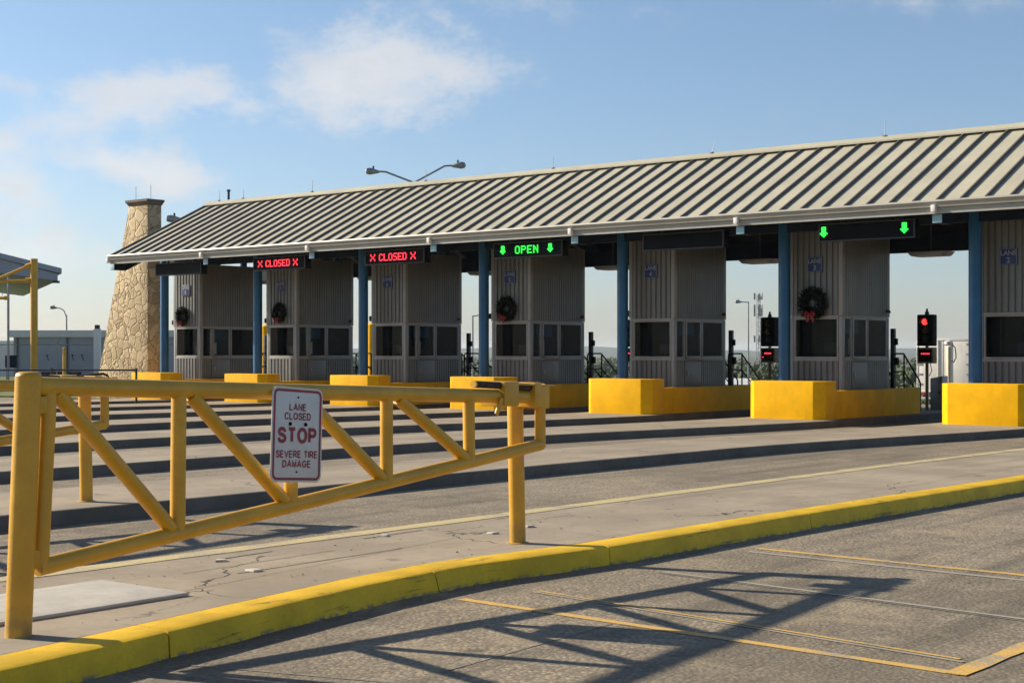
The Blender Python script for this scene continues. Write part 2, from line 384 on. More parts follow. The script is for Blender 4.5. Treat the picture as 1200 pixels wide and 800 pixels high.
# ------------------------------------------------------------------ text and LED lettering
def text_into(mb, body, size, cx, cz, y, depth=.003, bold=0.0, sx=1.0, rot=0):
    cu = bpy.data.curves.new('t', 'FONT'); cu.body = body; cu.size = size; cu.align_x = 'CENTER'; cu.align_y = 'CENTER'
    cu.extrude = depth; cu.offset = bold
    o = bpy.data.objects.new('t', cu); C.objects.link(o)
    me = bpy.data.meshes.new_from_object(o.evaluated_get(bpy.context.evaluated_depsgraph_get()))
    bpy.data.objects.remove(o)
    T = Matrix.Translation((cx, y, cz)) @ Matrix.Rotation(rot, 4, 'Y') @ Matrix.Rotation(R(90), 4, 'X') @ Matrix.Diagonal((sx, 1, 1, 1))
    me.transform(T); mb.bm.from_mesh(me); bpy.data.meshes.remove(me)
def _arc(cx, cy, rx, ry, a0, a1, n=14): return [(cx+rx*math.cos(R(a0+(a1-a0)*k/n)), cy+ry*math.sin(R(a0+(a1-a0)*k/n))) for k in range(n+1)]
def _spl(p, n=5):
    o = []
    for i in range(len(p)-1):
        a, b, c, d = p[max(i-1, 0)], p[i], p[i+1], p[min(i+2, len(p)-1)]
        for k in range(n):
            t = k/n
            o.append(tuple(.5*(2*b[j]+(c[j]-a[j])*t+(2*a[j]-5*b[j]+4*c[j]-d[j])*t*t+(3*b[j]-a[j]-3*c[j]+d[j])*t**3) for j in (0, 1)))
    return o+[p[-1]]
_PB = [(0, 0), (0, 1), (.34, 1)]+_arc(.34, .735, .26, .265, 80, -80, 10)+[(.34, .47), (0, .47)]
STROKE = {'L': (.55, [[(0, 1), (0, 0), (.55, 0)]]), 'A': (.74, [[(0, 0), (.37, 1), (.74, 0)], [(.13, .33), (.61, .33)]]), 'N': (.62, [[(0, 0), (0, 1), (.62, 0), (.62, 1)]]),
          'E': (.58, [[(.57, 1), (0, 1), (0, 0), (.58, 0)], [(0, .52), (.53, .52)]]), 'C': (.70, [_arc(.37, .5, .37, .5, 38, 322, 26)]), 'O': (.76, [_arc(.38, .5, .38, .5, 0, 360, 32)]),
          'S': (.62, [_spl([(.58, .74), (.52, .92), (.31, 1), (.10, .93), (.03, .75), (.11, .59), (.32, .52), (.53, .43), (.62, .26), (.53, .07), (.31, 0), (.08, .07), (0, .27)])]),
          'D': (.66, [[(.3, 0), (0, 0), (0, 1), (.3, 1)]+_arc(.3, .5, .36, .5, 84, -84, 14)+[(.3, 0)]]), 'T': (.64, [[(0, 1), (.64, 1)], [(.32, 1), (.32, 0)]]),
          'P': (.60, [_PB]), 'R': (.64, [_PB, [(.33, .47), (.64, 0)]]), 'V': (.70, [[(0, 1), (.35, 0), (.70, 1)]]), 'I': (0, [[(0, 0), (0, 1)]]),
          'M': (.72, [[(0, 0), (0, 1), (.36, .04), (.72, 1), (.72, 0)]]), 'G': (.74, [_arc(.37, .5, .37, .5, 38, 318, 26)+[(.72, .30), (.72, .47), (.42, .47)]]), ' ': (.22, [])}
def stroke_text(mb, txt, cx, cz, cap, w, width, y):
    sw = w/cap; gap = .13+sw
    adv = sum(STROKE[c][0] for c in txt)+gap*(len(txt)-1)
    kx = (width-w)/adv; x = cx-(width-w)/2
    for c in txt:
        for j, pl in enumerate(STROKE[c][1]):
            pts = [Vector((x+p[0]*kx, cz-cap/2+w/2+p[1]*(cap-w))) for p in pl]
            closed = (pts[0]-pts[-1]).length < 1e-5
            rows = []; m = len(pts)
            for i, p in enumerate(pts):
                d0 = (p-pts[i-1]) if i else (pts[0]-pts[-2] if closed else pts[1]-pts[0])
                d1 = (pts[i+1]-p) if i < m-1 else (pts[1]-pts[0] if closed else pts[-1]-pts[-2])
                d0, d1 = d0.normalized(), d1.normalized()
                n0 = Vector((-d0.y, d0.x)); n1 = Vector((-d1.y, d1.x)); nn_ = n0+n1
                nn_ = nn_.normalized() if nn_.length > .2 else n0
                k = min(1/max(nn_.dot(n0), .35), 2.2)
                e = Vector((0, 0))
                if not closed and i == 0: e = -d1*w*.0
                rows.append([mb.bm.verts.new((q_.x, y-j*.0004, q_.y)) for q_ in (p+nn_*k*w/2+e, p-nn_*k*w/2+e)])
            for a, b in zip(rows, rows[1:]): mb.bm.faces.new((a[0], a[1], b[1], b[0]))
        x += (STROKE[c][0]+gap)*kx
G = {'X': ['10001', '10001', '01010', '00100', '01010', '10001', '10001'], 'C': ['01110', '10001', '10000', '10000', '10000', '10001', '01110'],
     'L': ['10000']*6+['11111'], 'O': ['01110', '10001', '10001', '10001', '10001', '10001', '01110'], 'S': ['01111', '10000', '10000', '01110', '00001', '00001', '11110'],
     'E': ['11111', '10000', '10000', '11110', '10000', '10000', '11111'], 'D': ['11110', '10001', '10001', '10001', '10001', '10001', '11110'],
     'P': ['11110', '10001', '10001', '11110', '10000', '10000', '10000'], 'N': ['10001', '11001', '10101', '10101', '10011', '10001', '10001'],
     '*': ['01110', '01110', '01110', '01110', '11111', '01110', '00100']}
def led(mb, ch, x, z, w, h, y, fill=.86):
    g = G[ch]; dx, dz = w/5, h/7
    for r_, row in enumerate(g):
        for c_, v in enumerate(row):
            if v == '1': mb.box(x+(c_+.5-fill/2)*dx, x+(c_+.5+fill/2)*dx, y-.008, y, z+h-(r_+.5+fill/2)*dz, z+h-(r_+.5-fill/2)*dz)

# ------------------------------------------------------------------ ground
def sstep(a, b, v):
    v = max(0, min(1, (v-a)/(b-a))); return v*v*(3-2*v)
def gz(x, y):
    return -6.0*sstep(46, 116, y)*sstep(-18, 12, x+1.3*y)
def axis(lo, hi, core0, core1, step):
    v = [core0]
    while v[-1] < core1: v.append(v[-1]+step)
    s = step
    while v[-1] < hi: s *= 1.35; v.append(v[-1]+s)
    s = step
    while v[0] > lo: s *= 1.35; v.insert(0, v[0]-s)
    return v
def sheet(name, xs, ys, dz, m):
    mb = MB(); g = [[mb.bm.verts.new((x, y, gz(x, y)+dz)) for x in xs] for y in ys]
    for j in range(len(ys)-1):
        for i in range(len(xs)-1): mb.bm.faces.new((g[j][i], g[j][i+1], g[j+1][i+1], g[j+1][i]))
    return st(mb.build(name, m))
sheet('ground', axis(-6000, 6000, -200, 40, 8), axis(-800, 7000, -20, 240, 8), -.012, M['land'])
sheet('road', [x for x in range(-100, 25, 4)], [y for y in range(-16, 120, 4)], 0, M['asphalt'])
# far ridge
mb = MB(); prev = None
for k in range(141):
    a = R(-75 + k*.6); d = 4300
    h = 6 + 22*max(0, math.sin(k*.115+1.2))*(.6+.4*math.sin(k*.31)) + 5*math.sin(k*.47) + 3*math.sin(k*1.3)
    p = [mb.bm.verts.new((math.sin(a)*dd, math.cos(a)*dd, z)) for dd, z in ((d-900, -14), (d, max(3, h)), (d+700, -14))]
    if prev:
        for i in (0, 1): mb.bm.faces.new((prev[i], prev[i+1], p[i+1], p[i]))
    prev = p
st(mb.build('hills', M['hill'], ang=80))

# lane islands: raised concrete strips with kerbs
CX = [-43.72+4.95*i for i in range(8)]
def right_edge(i, y):
    if i == 7:
        pts = [(-8, -6.6), (3, -6.75), (4.4, -6.88), (5.6, -7.10), (7.6, -7.46), (8.6, -7.55), (10.2, -7.37), (13, -7.36), (19, -7.2), (32, -7.0), (43, -7.0)]
        for (a, p), (b, q) in zip(pts, pts[1:]):
            if a <= y <= b: return p+(q-p)*(y-a)/(b-a)
        return pts[-1][1]
    return CX[i]+.60-.04*math.sin(y*.5+i)+1.46*sstep(21.5, 33, y)
def left_edge(i, y):
    if i == 7: return -9.72+.25*sstep(18, 32, y)
    return CX[i]-1.55+1.0*sstep(21.5, 33, y)
YS = [-6+.5*k for k in range(97)]
for i in range(8):
    mb = MB(); rows = []
    for y in YS:
        xr = right_edge(i, y); xl = left_edge(i, y)
        if i == 7: xr -= .30
        rows.append([mb.bm.verts.new(p) for p in ((xl-.02, y, 0), (xl, y, .13), (xl+.02, y, .15), (xr-.02, y, .15), (xr, y, .13), (xr+(.02 if i < 7 else 0), y, 0))])
    for a, b in zip(rows, rows[1:]):
        for k in range(5): mb.bm.faces.new((a[k], a[k+1], b[k+1], b[k]))
    mb.bm.faces.new(rows[0]); mb.bm.faces.new(rows[-1][::-1])
    st(mb.build('traffic_island', M['slab']))
    if i < 7:      # kerb stone along the right-hand side
        mb = MB(); rows = []
        for y in YS:
            xr = right_edge(i, y)
            rows.append([mb.bm.verts.new(p) for p in ((xr+.006, y, .154), (xr+.035, y, .148), (xr+.055, y, .12), (xr+.07, y, .0))])
        for a, b in zip(rows, rows[1:]):
            for k in range(3): mb.bm.faces.new((a[k], a[k+1], b[k+1], b[k]))
        st(mb.build('kerb', M['kerb']))
# yellow kerb of the nearest island, cast in lengths with open joints
cuts = [-6, 1.2, 5.50, 8.25, 10.22, 13.6, 17.1, 20.6, 24.1, 27.6, 31.1, 34.6, 38.1, 42]
mb = MB()
for a, b in zip(cuts, cuts[1:]):
    n = max(2, int((b-a)/.25)); rows = []
    for k in range(n+1):
        y = a+.006+(b-a-.012)*k/n; xr = right_edge(7, y)
        j = .004*math.sin(y*9.1)+.003*math.sin(y*23)
        jl = .012*math.sin(y*5.3+1)+.008*math.sin(y*17)
        rows.append([mb.bm.verts.new(p) for p in ((xr-.30, y, 0), (xr-.30, y, .153), (xr-.045+j, y, .156), (xr-.012+j, y, .145), (xr+.004+j, y, .118), (xr+.03+jl, y, .0))])
    for p, q in zip(rows, rows[1:]):
        for k in range(5): mb.bm.faces.new((p[k], p[k+1], q[k+1], q[k]))
    mb.bm.faces.new(rows[0]); mb.bm.faces.new(rows[-1][::-1])
st(mb.build('painted_kerb', M['ykerb']))
def strip(name, pts, w, z, m, side=None):
    mb = MB(); rows = []
    for k, p in enumerate(pts):
        a = Vector(pts[max(0, k-1)]); b = Vector(pts[min(len(pts)-1, k+1)]); d = (b-a).normalized(); n_ = Vector((-d.y, d.x))
        p = Vector(p); ww = w*(1+.12*math.sin(k*2.3))
        rows.append([mb.bm.verts.new((*(p+n_*s*ww/2), z)) for s in (-1, 1)])
    for a, b in zip(rows, rows[1:]): mb.bm.faces.new((a[0], a[1], b[1], b[0]))
    return st(mb.build(name, m))
def lerp_pts(a, b, n=12): return [(a[0]+(b[0]-a[0])*k/n, a[1]+(b[1]-a[1])*k/n) for k in range(n+1)]
strip('edge_line', [(left_edge(7, y)+.11, y) for y in YS], .22, .154, M['yedge'])
# painted box and joints on the near road
strip('road_marking', lerp_pts((-7.15, 8.12), (-3.38, 7.96)), .085, .004, M['yline'])
strip('road_marking', lerp_pts((-3.40, 7.92), (-3.40, 11.80)), .12, .0065, M['yline'])
strip('road_marking', lerp_pts((-6.95, 11.90), (-3.46, 11.76)), .09, .004, M['yline'])
strip('road_marking', lerp_pts((-6.95, 8.76), (-3.55, 8.34)), .035, .004, M['yline'])
strip('pavement_joint', lerp_pts((-6.95, 8.70), (-3.50, 8.27)), .035, .0045, M['seal'])
strip('pavement_joint', lerp_pts((-6.9, 11.66), (-3.0, 11.46)), .07, .004, M['seal'])
strip('pavement_joint', lerp_pts((-6.8, 10.15), (-2.6, 9.75)), .05, .004, M['seal'])
strip('pavement_joint', lerp_pts((-6.8, 10.08), (-2.6, 9.68)), .02, .0045, M['dark'])
strip('pavement_joint', lerp_pts((-5.6, 6.2), (-5.75, 8.0)), .014, .004, M['dark'])
strip('pavement_joint', lerp_pts((-6.86, 5.42), (-5.4, 5.9)), .014, .004, M['dark'])
# open joints in the island slab, with the row of tyre-spike slots
for a, b, w_ in (((-8.55, 7.25), (-8.62, 9.05), .022), ((-8.85, 7.0), (-8.95, 8.6), .012), ((-9.25, 7.7), (-9.3, 8.25), .035), ((-9.32, 9.3), (-9.36, 10.1), .03), ((-9.42, 11.2), (-9.45, 11.7), .02), ((-8.2, 6.5), (-8.75, 9.9), .008)):
    strip('slab_joint', lerp_pts(a, b, 6), w_, .154, M['dark'])
# lawn on the far left with its low kerb
mb = MB(); pts = [(-47.2, 33.7), (-47.2, 60), (-110, 60), (-110, 20), (-52.2, 33.7)]
mb.prism(pts, lambda p: Vector((*p, 0)), lambda p: Vector((*p, .07)))
st(mb.build('lawn', M['grass']))
strip('lawn_kerb', lerp_pts((-52.4, 33.55), (-44.2, 33.55)), .22, .085, M['slab'])
strip('lawn_kerb', lerp_pts((-52.4, 33.55), (-80, 26)), .22, .085, M['slab'])

# ------------------------------------------------------------------ haze
mb = MB().box(-7000, 7000, -1500, 8000, -16, 48)
hz = mb.build('haze', bpy.data.materials.new('haze')); hz['kind'] = 'stuff'
hm = hz.data.materials[0]; hm.use_nodes = True; ht = hm.node_tree; ht.nodes.remove(ht.nodes['Principled BSDF'])
pv = ht.nodes.new('ShaderNodeVolumePrincipled'); pv.inputs['Color'].default_value = (.80, .90, 1, 1); pv.inputs['Density'].default_value = .0001; pv.inputs['Anisotropy'].default_value = .2
ht.links.new(pv.outputs[0], ht.nodes['Material Output'].inputs['Volume'])

# ------------------------------------------------------------------ canopy
RX0, RX1 = -43.60, -4.0
EY, EZ, RY, RZ = 31.42, 5.03, 35.6, 7.07
BY = 2*RY-EY
can = thing('toll_canopy', 'long cream ribbed metal roof on blue steel columns covering the row of toll booths', 'canopy', (0, 0, 0))
mb = MB(); ms = MB(); th = .07
sl_n = Vector((0, -(RZ-EZ), RY-EY)).normalized()
for s in (1, -1):
    def P(x, t, up, s=s):
        y = EY+(RY-EY)*t; z = EZ+(RZ-EZ)*t
        p = Vector((x, y, z))+sl_n*up
        return p if s == 1 else Vector((p.x, 2*RY-p.y, p.z))
    mb.prism([(0, 0), (1, 0), (1, -th), (0, -th)], lambda q: P(RX0, *q), lambda q: P(RX1, *q))
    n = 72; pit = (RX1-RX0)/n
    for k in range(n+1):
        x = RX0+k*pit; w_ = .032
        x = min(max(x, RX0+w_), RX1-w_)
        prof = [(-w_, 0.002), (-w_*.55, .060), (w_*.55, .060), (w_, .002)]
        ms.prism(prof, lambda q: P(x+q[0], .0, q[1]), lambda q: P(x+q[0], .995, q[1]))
mb.build('roof', M['roof'], can)
ms.build('standing_seams', M['seam'], can)  # seams coloured darker than the roof, painting in the shade on their sides
MB().prism([(-.20, -.10), (0, .01), (.20, -.10), (.20, -.06), (0, .065), (-.20, -.06)], lambda q: Vector((RX0-.02, RY+q[0], RZ+.07+q[1])), lambda q: Vector((RX1, RY+q[0], RZ+.07+q[1]))).build('ridge_cap', M['roof'], can)
# gutter: moulded upper lip and lower fascia, front and back
for s in (1, -1):
    f = lambda x, q, s=s: Vector((x, EY+q[0] if s == 1 else 2*RY-EY-q[0], q[1]))
    prof = [(.02, 5.06), (-.10, 5.06), (-.115, 5.02), (-.07, 4.955), (-.06, 4.905), (.02, 4.905)]
    MB().prism(prof, lambda q: f(RX0-.04, q), lambda q: f(RX1, q)).build('gutter', M['gutter'], can)
    MB().prism([(.03, 4.90), (.0, 4.90), (.0, 4.765 if s == 1 else 4.60), (.03, 4.765 if s == 1 else 4.60)], lambda q: f(RX0, q), lambda q: f(RX1, q)).build('fascia', M['gutter'], can)
# underside lining
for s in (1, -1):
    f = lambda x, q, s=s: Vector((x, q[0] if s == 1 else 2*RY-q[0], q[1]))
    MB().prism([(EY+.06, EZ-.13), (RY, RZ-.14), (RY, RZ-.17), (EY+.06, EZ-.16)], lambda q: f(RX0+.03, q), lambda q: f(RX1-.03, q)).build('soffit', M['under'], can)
for i in range(8):
    x = CX[i]+.08
    for s in (1, -1):
        f = lambda p, dx, s=s: Vector((x+dx, p[0] if s == 1 else 2*RY-p[0], p[1]))
        prof = [(EY+.12, 4.57), (EY+.62, 4.57), (RY, 6.35), (RY, 6.86), (EY+.12, 4.83)]
        raf = MB().prism(prof, lambda p: f(p, -.10), lambda p: f(p, .10)).build('rafter', M['beam'], can)
        if s == 1:
            MB().box(x-.11, x+.11, EY+.10, EY+.118, 4.575, 4.765).build('end_plate', M['bluebox'], raf, .01)
            MB().box(x-.05, x+.05, EY-.125, EY-.005, 4.80, 4.95).build('gutter_strap', M['white'], can, .01)
    MB().tube((CX[i], 33.79, .6), (CX[i], 33.79, 5.6), .15, seg=24).build('column', M['blue'], can)
    MB().tube((CX[i], 2*RY-33.79, .1), (CX[i], 2*RY-33.79, 5.6), .13, seg=20).build('column', M['blue'], can)
MB().box(RX0+.1, RX1-.1, 37.30, 37.52, 4.36, 4.80).build('header_beam', M['beam'], can)
MB().box(RX0+.1, RX1-.1, 33.70, 33.88, 4.75, 5.05).build('header_beam', M['beam'], can)
for x, h in ((-42.92, .36), (-41.62, .32), (-38.07, .40), (-32.84, .36), (-27.72, .34), (-22.23, .30), (-17.13, .46)):
    mb = MB(); lean = .10 if abs(x+22.23) < .1 else .015
    mb.tube((x, RY, RZ+.1), (x+lean, RY, RZ+.12+h), .011, .006, 6)
    mb.box(x-.04, x+.04, RY-.06, RY+.06, RZ+.12, RZ+.15)
    mb.build('lightning_rod', M['steel'], can)
mb = MB(); mb.tube((-42.59, RY+.15, RZ-.1), (-42.59, RY+.15, RZ+.45), .045, seg=10); mb.tube((-42.59, RY+.15, RZ+.45), (-42.59, RY+.15, RZ+.52), .07, seg=10)
mb.build('vent_pipe', M['darksteel'], can)

# ------------------------------------------------------------------ toll booths
def ribs(mb, p0, u, n, width, z0, z1, pitch, depth, land=.55):
    p0, u, n = Vector(p0), Vector(u), Vector(n)
    k = max(1, round(width/pitch)); pit = width/k; pr = []
    for j in range(k):
        a = j*pit; g = pit*(1-land)/2
        pr += [(a, 0), (a+g*.5, 0), (a+g, depth), (a+g+pit*land, depth), (a+g+pit*land+g*.5, 0)]
    pr.append((width, 0))
    rows = [[mb.bm.verts.new(p0+u*s+n*d+Vector((0, 0, z))) for s, d in pr] for z in (z0, z1)]
    for j in range(len(pr)-1): mb.bm.faces.new((rows[0][j], rows[0][j+1], rows[1][j+1], rows[1][j]))
BW, BL = 1.39, 2.54      # booth local frame: x 0..BW, y 0..BL
def make_booth():
    t = thing('toll_booth', '', 'toll booth', (0, 0, 0))
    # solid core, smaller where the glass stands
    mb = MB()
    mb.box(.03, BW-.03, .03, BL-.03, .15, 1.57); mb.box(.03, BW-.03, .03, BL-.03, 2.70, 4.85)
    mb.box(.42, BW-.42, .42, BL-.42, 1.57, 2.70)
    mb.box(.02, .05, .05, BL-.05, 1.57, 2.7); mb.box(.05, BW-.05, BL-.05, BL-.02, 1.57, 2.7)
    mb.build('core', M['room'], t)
    mb = MB()
    for z0, z1, o in ((.15, 1.535, 0), (2.68, 4.85, .015)):
        for p0, u, n_, w_, pit in (((.05, -o, 0), (1, 0, 0), (0, -1, 0), BW-.10, .165), ((BW+o, .05, 0), (0, 1, 0), (1, 0, 0), BL-.10, .105),
                                   ((BW-.05, BL+o, 0), (-1, 0, 0), (0, 1, 0), BW-.10, .165), ((-o, BL-.05, 0), (0, -1, 0), (-1, 0, 0), BL-.10, .105)):
            ribs(mb, p0, u, n_, w_, z0, z1, pit, .040 if pit > .15 else .030)
    mb.build('siding', M['siding'], t, ang=20)
    for x, y in ((0, 0), (BW, 0), (0, BL), (BW, BL)):
        mb = MB()
        sx = 1 if x == 0 else -1; sy = 1 if y == 0 else -1
        for z0, z1, o in ((.15, 2.655, .032), (2.665, 4.85, .046)):
            xs_ = sorted((x-sx*o, x+sx*.065)); ys_ = sorted((y-sy*o, y+sy*.065))
            mb.box(xs_[0], xs_[1], ys_[0], ys_[1], z0, z1)
        mb.build('corner_trim', M['trim'], t, .006)
    mb = MB()
    for z0, z1, o in ((1.537, 1.60, .036), (2.625, 2.677, .034)):
        mb.box(.067, BW-.067, -o, .03, z0, z1); mb.box(BW-.03, BW+o, .067, BL-.067, z0, z1)
        mb.box(.067, BW-.067, BL-.03, BL+o, z0, z1); mb.box(-o, .03, .067, BL-.067, z0, z1)
    mb.build('band', M['trim'], t, .004)
    def win(name, axis_, a0, a1, z0=1.602, z1=2.623, f=.045, mullion=None):
        fr = MB(); d0, d1 = -.025, .03
        def bx(m_, u0, u1, q0, q1, e0, e1):
            if axis_ == 'front': m_.box(u0, u1, e0, e1, q0, q1)
            else: m_.box(BW-e1, BW-e0, u0, u1, q0, q1)
        bx(fr, a0, a1, z0, z0+f, d0, d1); bx(fr, a0, a1, z1-f, z1, d0, d1); bx(fr, a0, a0+f, z0+f, z1-f, d0, d1); bx(fr, a1-f, a1, z0+f, z1-f, d0, d1)
        if mullion: bx(fr, mullion-.02, mullion+.02, z0+f, z1-f, d0+.006, d1)
        w = fr.build(name, M['alu'], t, .004)
        pn = MB(); bx(pn, a0+f-.004, a1-f+.004, z0+f-.004, z1-f+.004, 0.0, .006)
        pn.build('pane', M['glass'], w)
        return w
    win('window', 'front', .08, 1.31); win('window', 'side', .08, .48, f=.035); win('window', 'side', 1.36, 2.46, f=.05, mullion=None)
    win('service_window', 'side', .56, 1.32, f=.05)
    for a_, b_ in ((.482, .558), (1.322, 1.358), (2.462, 2.473)): MB().box(BW-.03, BW-.004, a_, b_, 1.602, 2.623).build('mullion', M['alu'], t)
    MB().box(BW+.037, BW+.17, .52, 1.40, 1.575, 1.602).build('counter_shelf', M['alu'], t, .004)
    h = MB().box(BW+.03, BW+.046, .48, 1.30, .83, 1.50).build('access_panel', M['siding'], t, .004)
    MB().box(BW+.049, BW+.075, .56, .63, 1.13, 1.24).build('latch', M['alu'], h, .005)
    # things behind the glass
    MB().box(BW-.24, BW-.20, .60, 1.28, 2.22, 2.60).build('blind', M['teal'], t)
    MB().box(BW-.16, BW-.155, .66, .86, 1.70, 2.10).build('notice', M['paper'], t)
    mb = MB(); mb.box(.78, 1.12, .22, .26, 1.72, 1.98); mb.box(.93, .97, .23, .25, 1.6, 1.72); mb.box(.85, 1.05, .18, .30, 1.585, 1.60)
    mb.build('monitor', M['darksteel'], t, .006)
    MB().box(.12, .34, .30, .38, 1.60, 2.55).build('locker', M['darksteel'], t, .006)
    mb = MB(); mb.box(-.17, -.048, -.03, .12, 2.74, 2.90); mb.box(-.05, .0, .03, .07, 2.78, 2.85)
    mb.build('speaker', M['black'], t, .02)
    mb = MB(); mb.box(BW+.05, BW+.12, 2.36, 2.44, 2.78, 2.86); mb.tube((BW+.12, 2.40, 2.82), (BW+.17, 2.33, 2.79), .03, seg=8)
    mb.build('camera', M['darksteel'], t, .008)
    return t
LANE = [8, 7, 6, 5, 4, 3, 2]
WREATH = {0: .33, 1: .33, 3: .37, 5: .41}
booth0 = make_booth()
def booth_label(i):
    s = 'grey ribbed metal toll booth under the blue LANE %d plate' % LANE[i]
    return s+(', wreath on its front' if i in WREATH else ', no wreath')
for i in range(7):
    b = booth0 if i == 0 else copy_tree(booth0)
    b.location = (CX[i]-.09, 34.33, 0)
    tag(b, booth_label(i), 'toll booth', 'toll booths in a row under the canopy')

# ------------------------------------------------------------------ yellow concrete crash barriers
def make_barrier():
    t = thing('crash_barrier', '', 'barrier')
    c = .22
    pts = [(-.09, 0), (1.52, 0), (1.52+c, c), (1.52+c, .76), (-.09-c, .76), (-.09-c, c)]
    MB().prism(pts, lambda p: Vector((*p, .10)), lambda p: Vector((*p, 1.06))).build('block', M['block'], t, .015)
    mb = MB(); mb.box(1.54, 1.737, .762, 5.47, .10, .83); mb.box(-.307, -.11, .762, 5.47, .10, .83)
    mb.build('low_wall', M['block'], t, .012)
    return t
bar0 = make_barrier()
for i in range(7):
    b = bar0 if i == 0 else copy_tree(bar0)
    b.location = (CX[i], 32.45, 0)
    tag(b, 'yellow concrete crash block in front of the LANE %d booth' % LANE[i], 'barrier', 'yellow crash blocks at the booths')

# ------------------------------------------------------------------ LED lane signs
SH = {0: 'dark', 1: 'closed', 2: 'closed', 3: 'open', 4: 'dark', 5: 'arrows'}
SL = {0: 'unlit black overhead sign at the left end of the canopy beside the stone pylon', 1: 'red lit X CLOSED X sign over the gap beside the LANE 7 plate',
      2: 'red lit X CLOSED X sign over the LANE 6 plate', 3: 'black overhead sign lit green with OPEN between two arrows',
      4: 'unlit black overhead sign above the LANE 4 plate', 5: 'black overhead sign with two green arrows and no word'}
for i in range(6):
    t = thing('lane_status_sign', SL[i], 'LED sign', (CX[i]+1.97, 31.92, 4.32), 0, 'overhead lane status signs')
    w_, h_ = 2.36, .40
    MB().box(0, w_, .0, .26, 0, h_).build('casing', M['black'], t, .008)
    mb = MB(); mb.box(-.012, w_+.012, -.03, .0, -.012, .02); mb.box(-.012, w_+.012, -.03, .0, h_-.012, h_+.012); mb.box(-.012, .02, -.03, .0, .021, h_-.013); mb.box(w_-.02, w_+.012, -.03, .0, .021, h_-.013)
    mb.build('bezel', M['darksteel'], t, .004)
    MB().box(.02, w_-.02, -.006, -.001, .02, h_-.012).build('screen', M['ledpanel'], t)
    for x in (.5, w_-.5): MB().box(x-.03, x+.03, .10, .16, h_, h_+.42).build('hanger', M['darksteel'], t)
    y = -.007; z = .10; hh = .21
    def sym(name, ch, x, w2, m, h2=hh, fill=.95):
        mb = MB(); led(mb, ch, x, z, w2, h2, y, fill); mb.build(name, M[m], t)
    if SH[i] == 'closed':
        sym('cross', 'X', .20, .20, 'ledred', fill=.86); sym('cross', 'X', 1.82, .20, 'ledred', fill=.86)
        for k, ch in enumerate('CLOSED'): sym('letter', ch, .56+k*.19, .155, 'ledred')
    elif SH[i] == 'open':
        sym('arrow', '*', .22, .19, 'ledgreen', hh+.02, 1.0); sym('arrow', '*', 1.86, .19, 'ledgreen', hh+.02, 1.0)
        for k, ch in enumerate('OPEN'): sym('letter', ch, .75+k*.21, .165, 'ledgreen')
    elif SH[i] == 'arrows':
        sym('arrow', '*', .02, .19, 'ledgreen', hh+.03, 1.0); sym('arrow', '*', 2.02, .19, 'ledgreen', hh+.03, 1.0)

# ------------------------------------------------------------------ lane plates and wreaths
for i in range(7):
    t = thing('lane_plate', 'blue plate lettered LANE %d on the booth front' % LANE[i], 'sign', (CX[i]+.60, 34.255, 3.95), 0, 'blue lane number plates')
    MB().box(-.215, .215, -.012, .012, -.19, .19).build('panel', M['plateblue'], t, .006)
    mb = MB()
    for a in ((-.20, .20, .172, .18), (-.20, .20, -.18, -.172), (-.20, -.19, -.171, .171), (.19, .20, -.171, .171)): mb.box(a[0], a[1], -.0145, -.0115, a[2], a[3])
    text_into(mb, 'LANE', .155, 0, .08, -.014, .002, .002); text_into(mb, str(LANE[i]), .17, 0, -.085, -.014, .002, .003)
    mb.build('lettering', M['plateletter'], t)
def make_wreath(rad, seed):
    rnd = random.Random(seed); t = thing('wreath', '', 'wreath')
    mb = MB(); rm, rt = rad*.66, rad*.30
    for k in range(1150):
        a = rnd.uniform(0, 2*math.pi); b = rnd.uniform(0, 2*math.pi); rr = rt*rnd.uniform(.35, 1.05)
        c = Vector((math.cos(a)*(rm+rr*math.cos(b)), -rt*.7+rr*math.sin(b)*.75, math.sin(a)*(rm+rr*math.cos(b))))
        out = Vector((math.cos(a)*math.cos(b), math.sin(b), math.sin(a)*math.cos(b))); d = (out+Vector([rnd.gauss(0, .6) for _ in range(3)])).normalized()
        s = d.orthogonal().normalized(); L_ = rnd.uniform(.05, .10)*rad/.36
        mb.quad(c-s*.011, c+s*.011, c+d*L_+s*.004, c+d*L_-s*.004)
    n = 20
    ringp = [(math.cos(2*math.pi*k/n)*rm, -rt*.6, math.sin(2*math.pi*k/n)*rm) for k in range(n+1)]
    mb.path(ringp, rt*.62, 8)
    mb.build('foliage', M['pine'], t)
    mb = MB(); k = rad/.36
    for s in (-1, 1):
        mb.path([(0, -.19*k, -.24*k), (s*.07*k, -.23*k, -.19*k), (s*.12*k, -.22*k, -.23*k), (s*.07*k, -.21*k, -.28*k), (0, -.19*k, -.245*k)], [.012*k, .03*k, .034*k, .03*k, .012*k], 6)
        mb.quad((s*.004, -.2*k, -.25*k), (s*.05*k, -.21*k, -.24*k), (s*.10*k, -.2*k, -.40*k), (s*.045*k, -.195*k, -.42*k))
    mb.lathe([(.001, -.03*k), (.035*k, -.02*k), (.035*k, .02*k), (.001, .03*k)], (0, -.215*k, -.24*k), 8)
    mb.build('bow', M['bow'], t)
    return t
WX = {0: (.46, 3.03), 1: (.60, 3.07), 3: (.52, 3.02), 5: (.57, 2.98)}
for i, r_ in WREATH.items():
    t = make_wreath(r_, 40+i)
    t.location = (CX[i]+WX[i][0], 34.27, WX[i][1]); t.rotation_euler.y = random.uniform(-.25, .25)
    tag(t, 'dark green wreath with red bow hung under the LANE %d plate' % LANE[i], 'wreath', 'wreaths on the booth fronts')

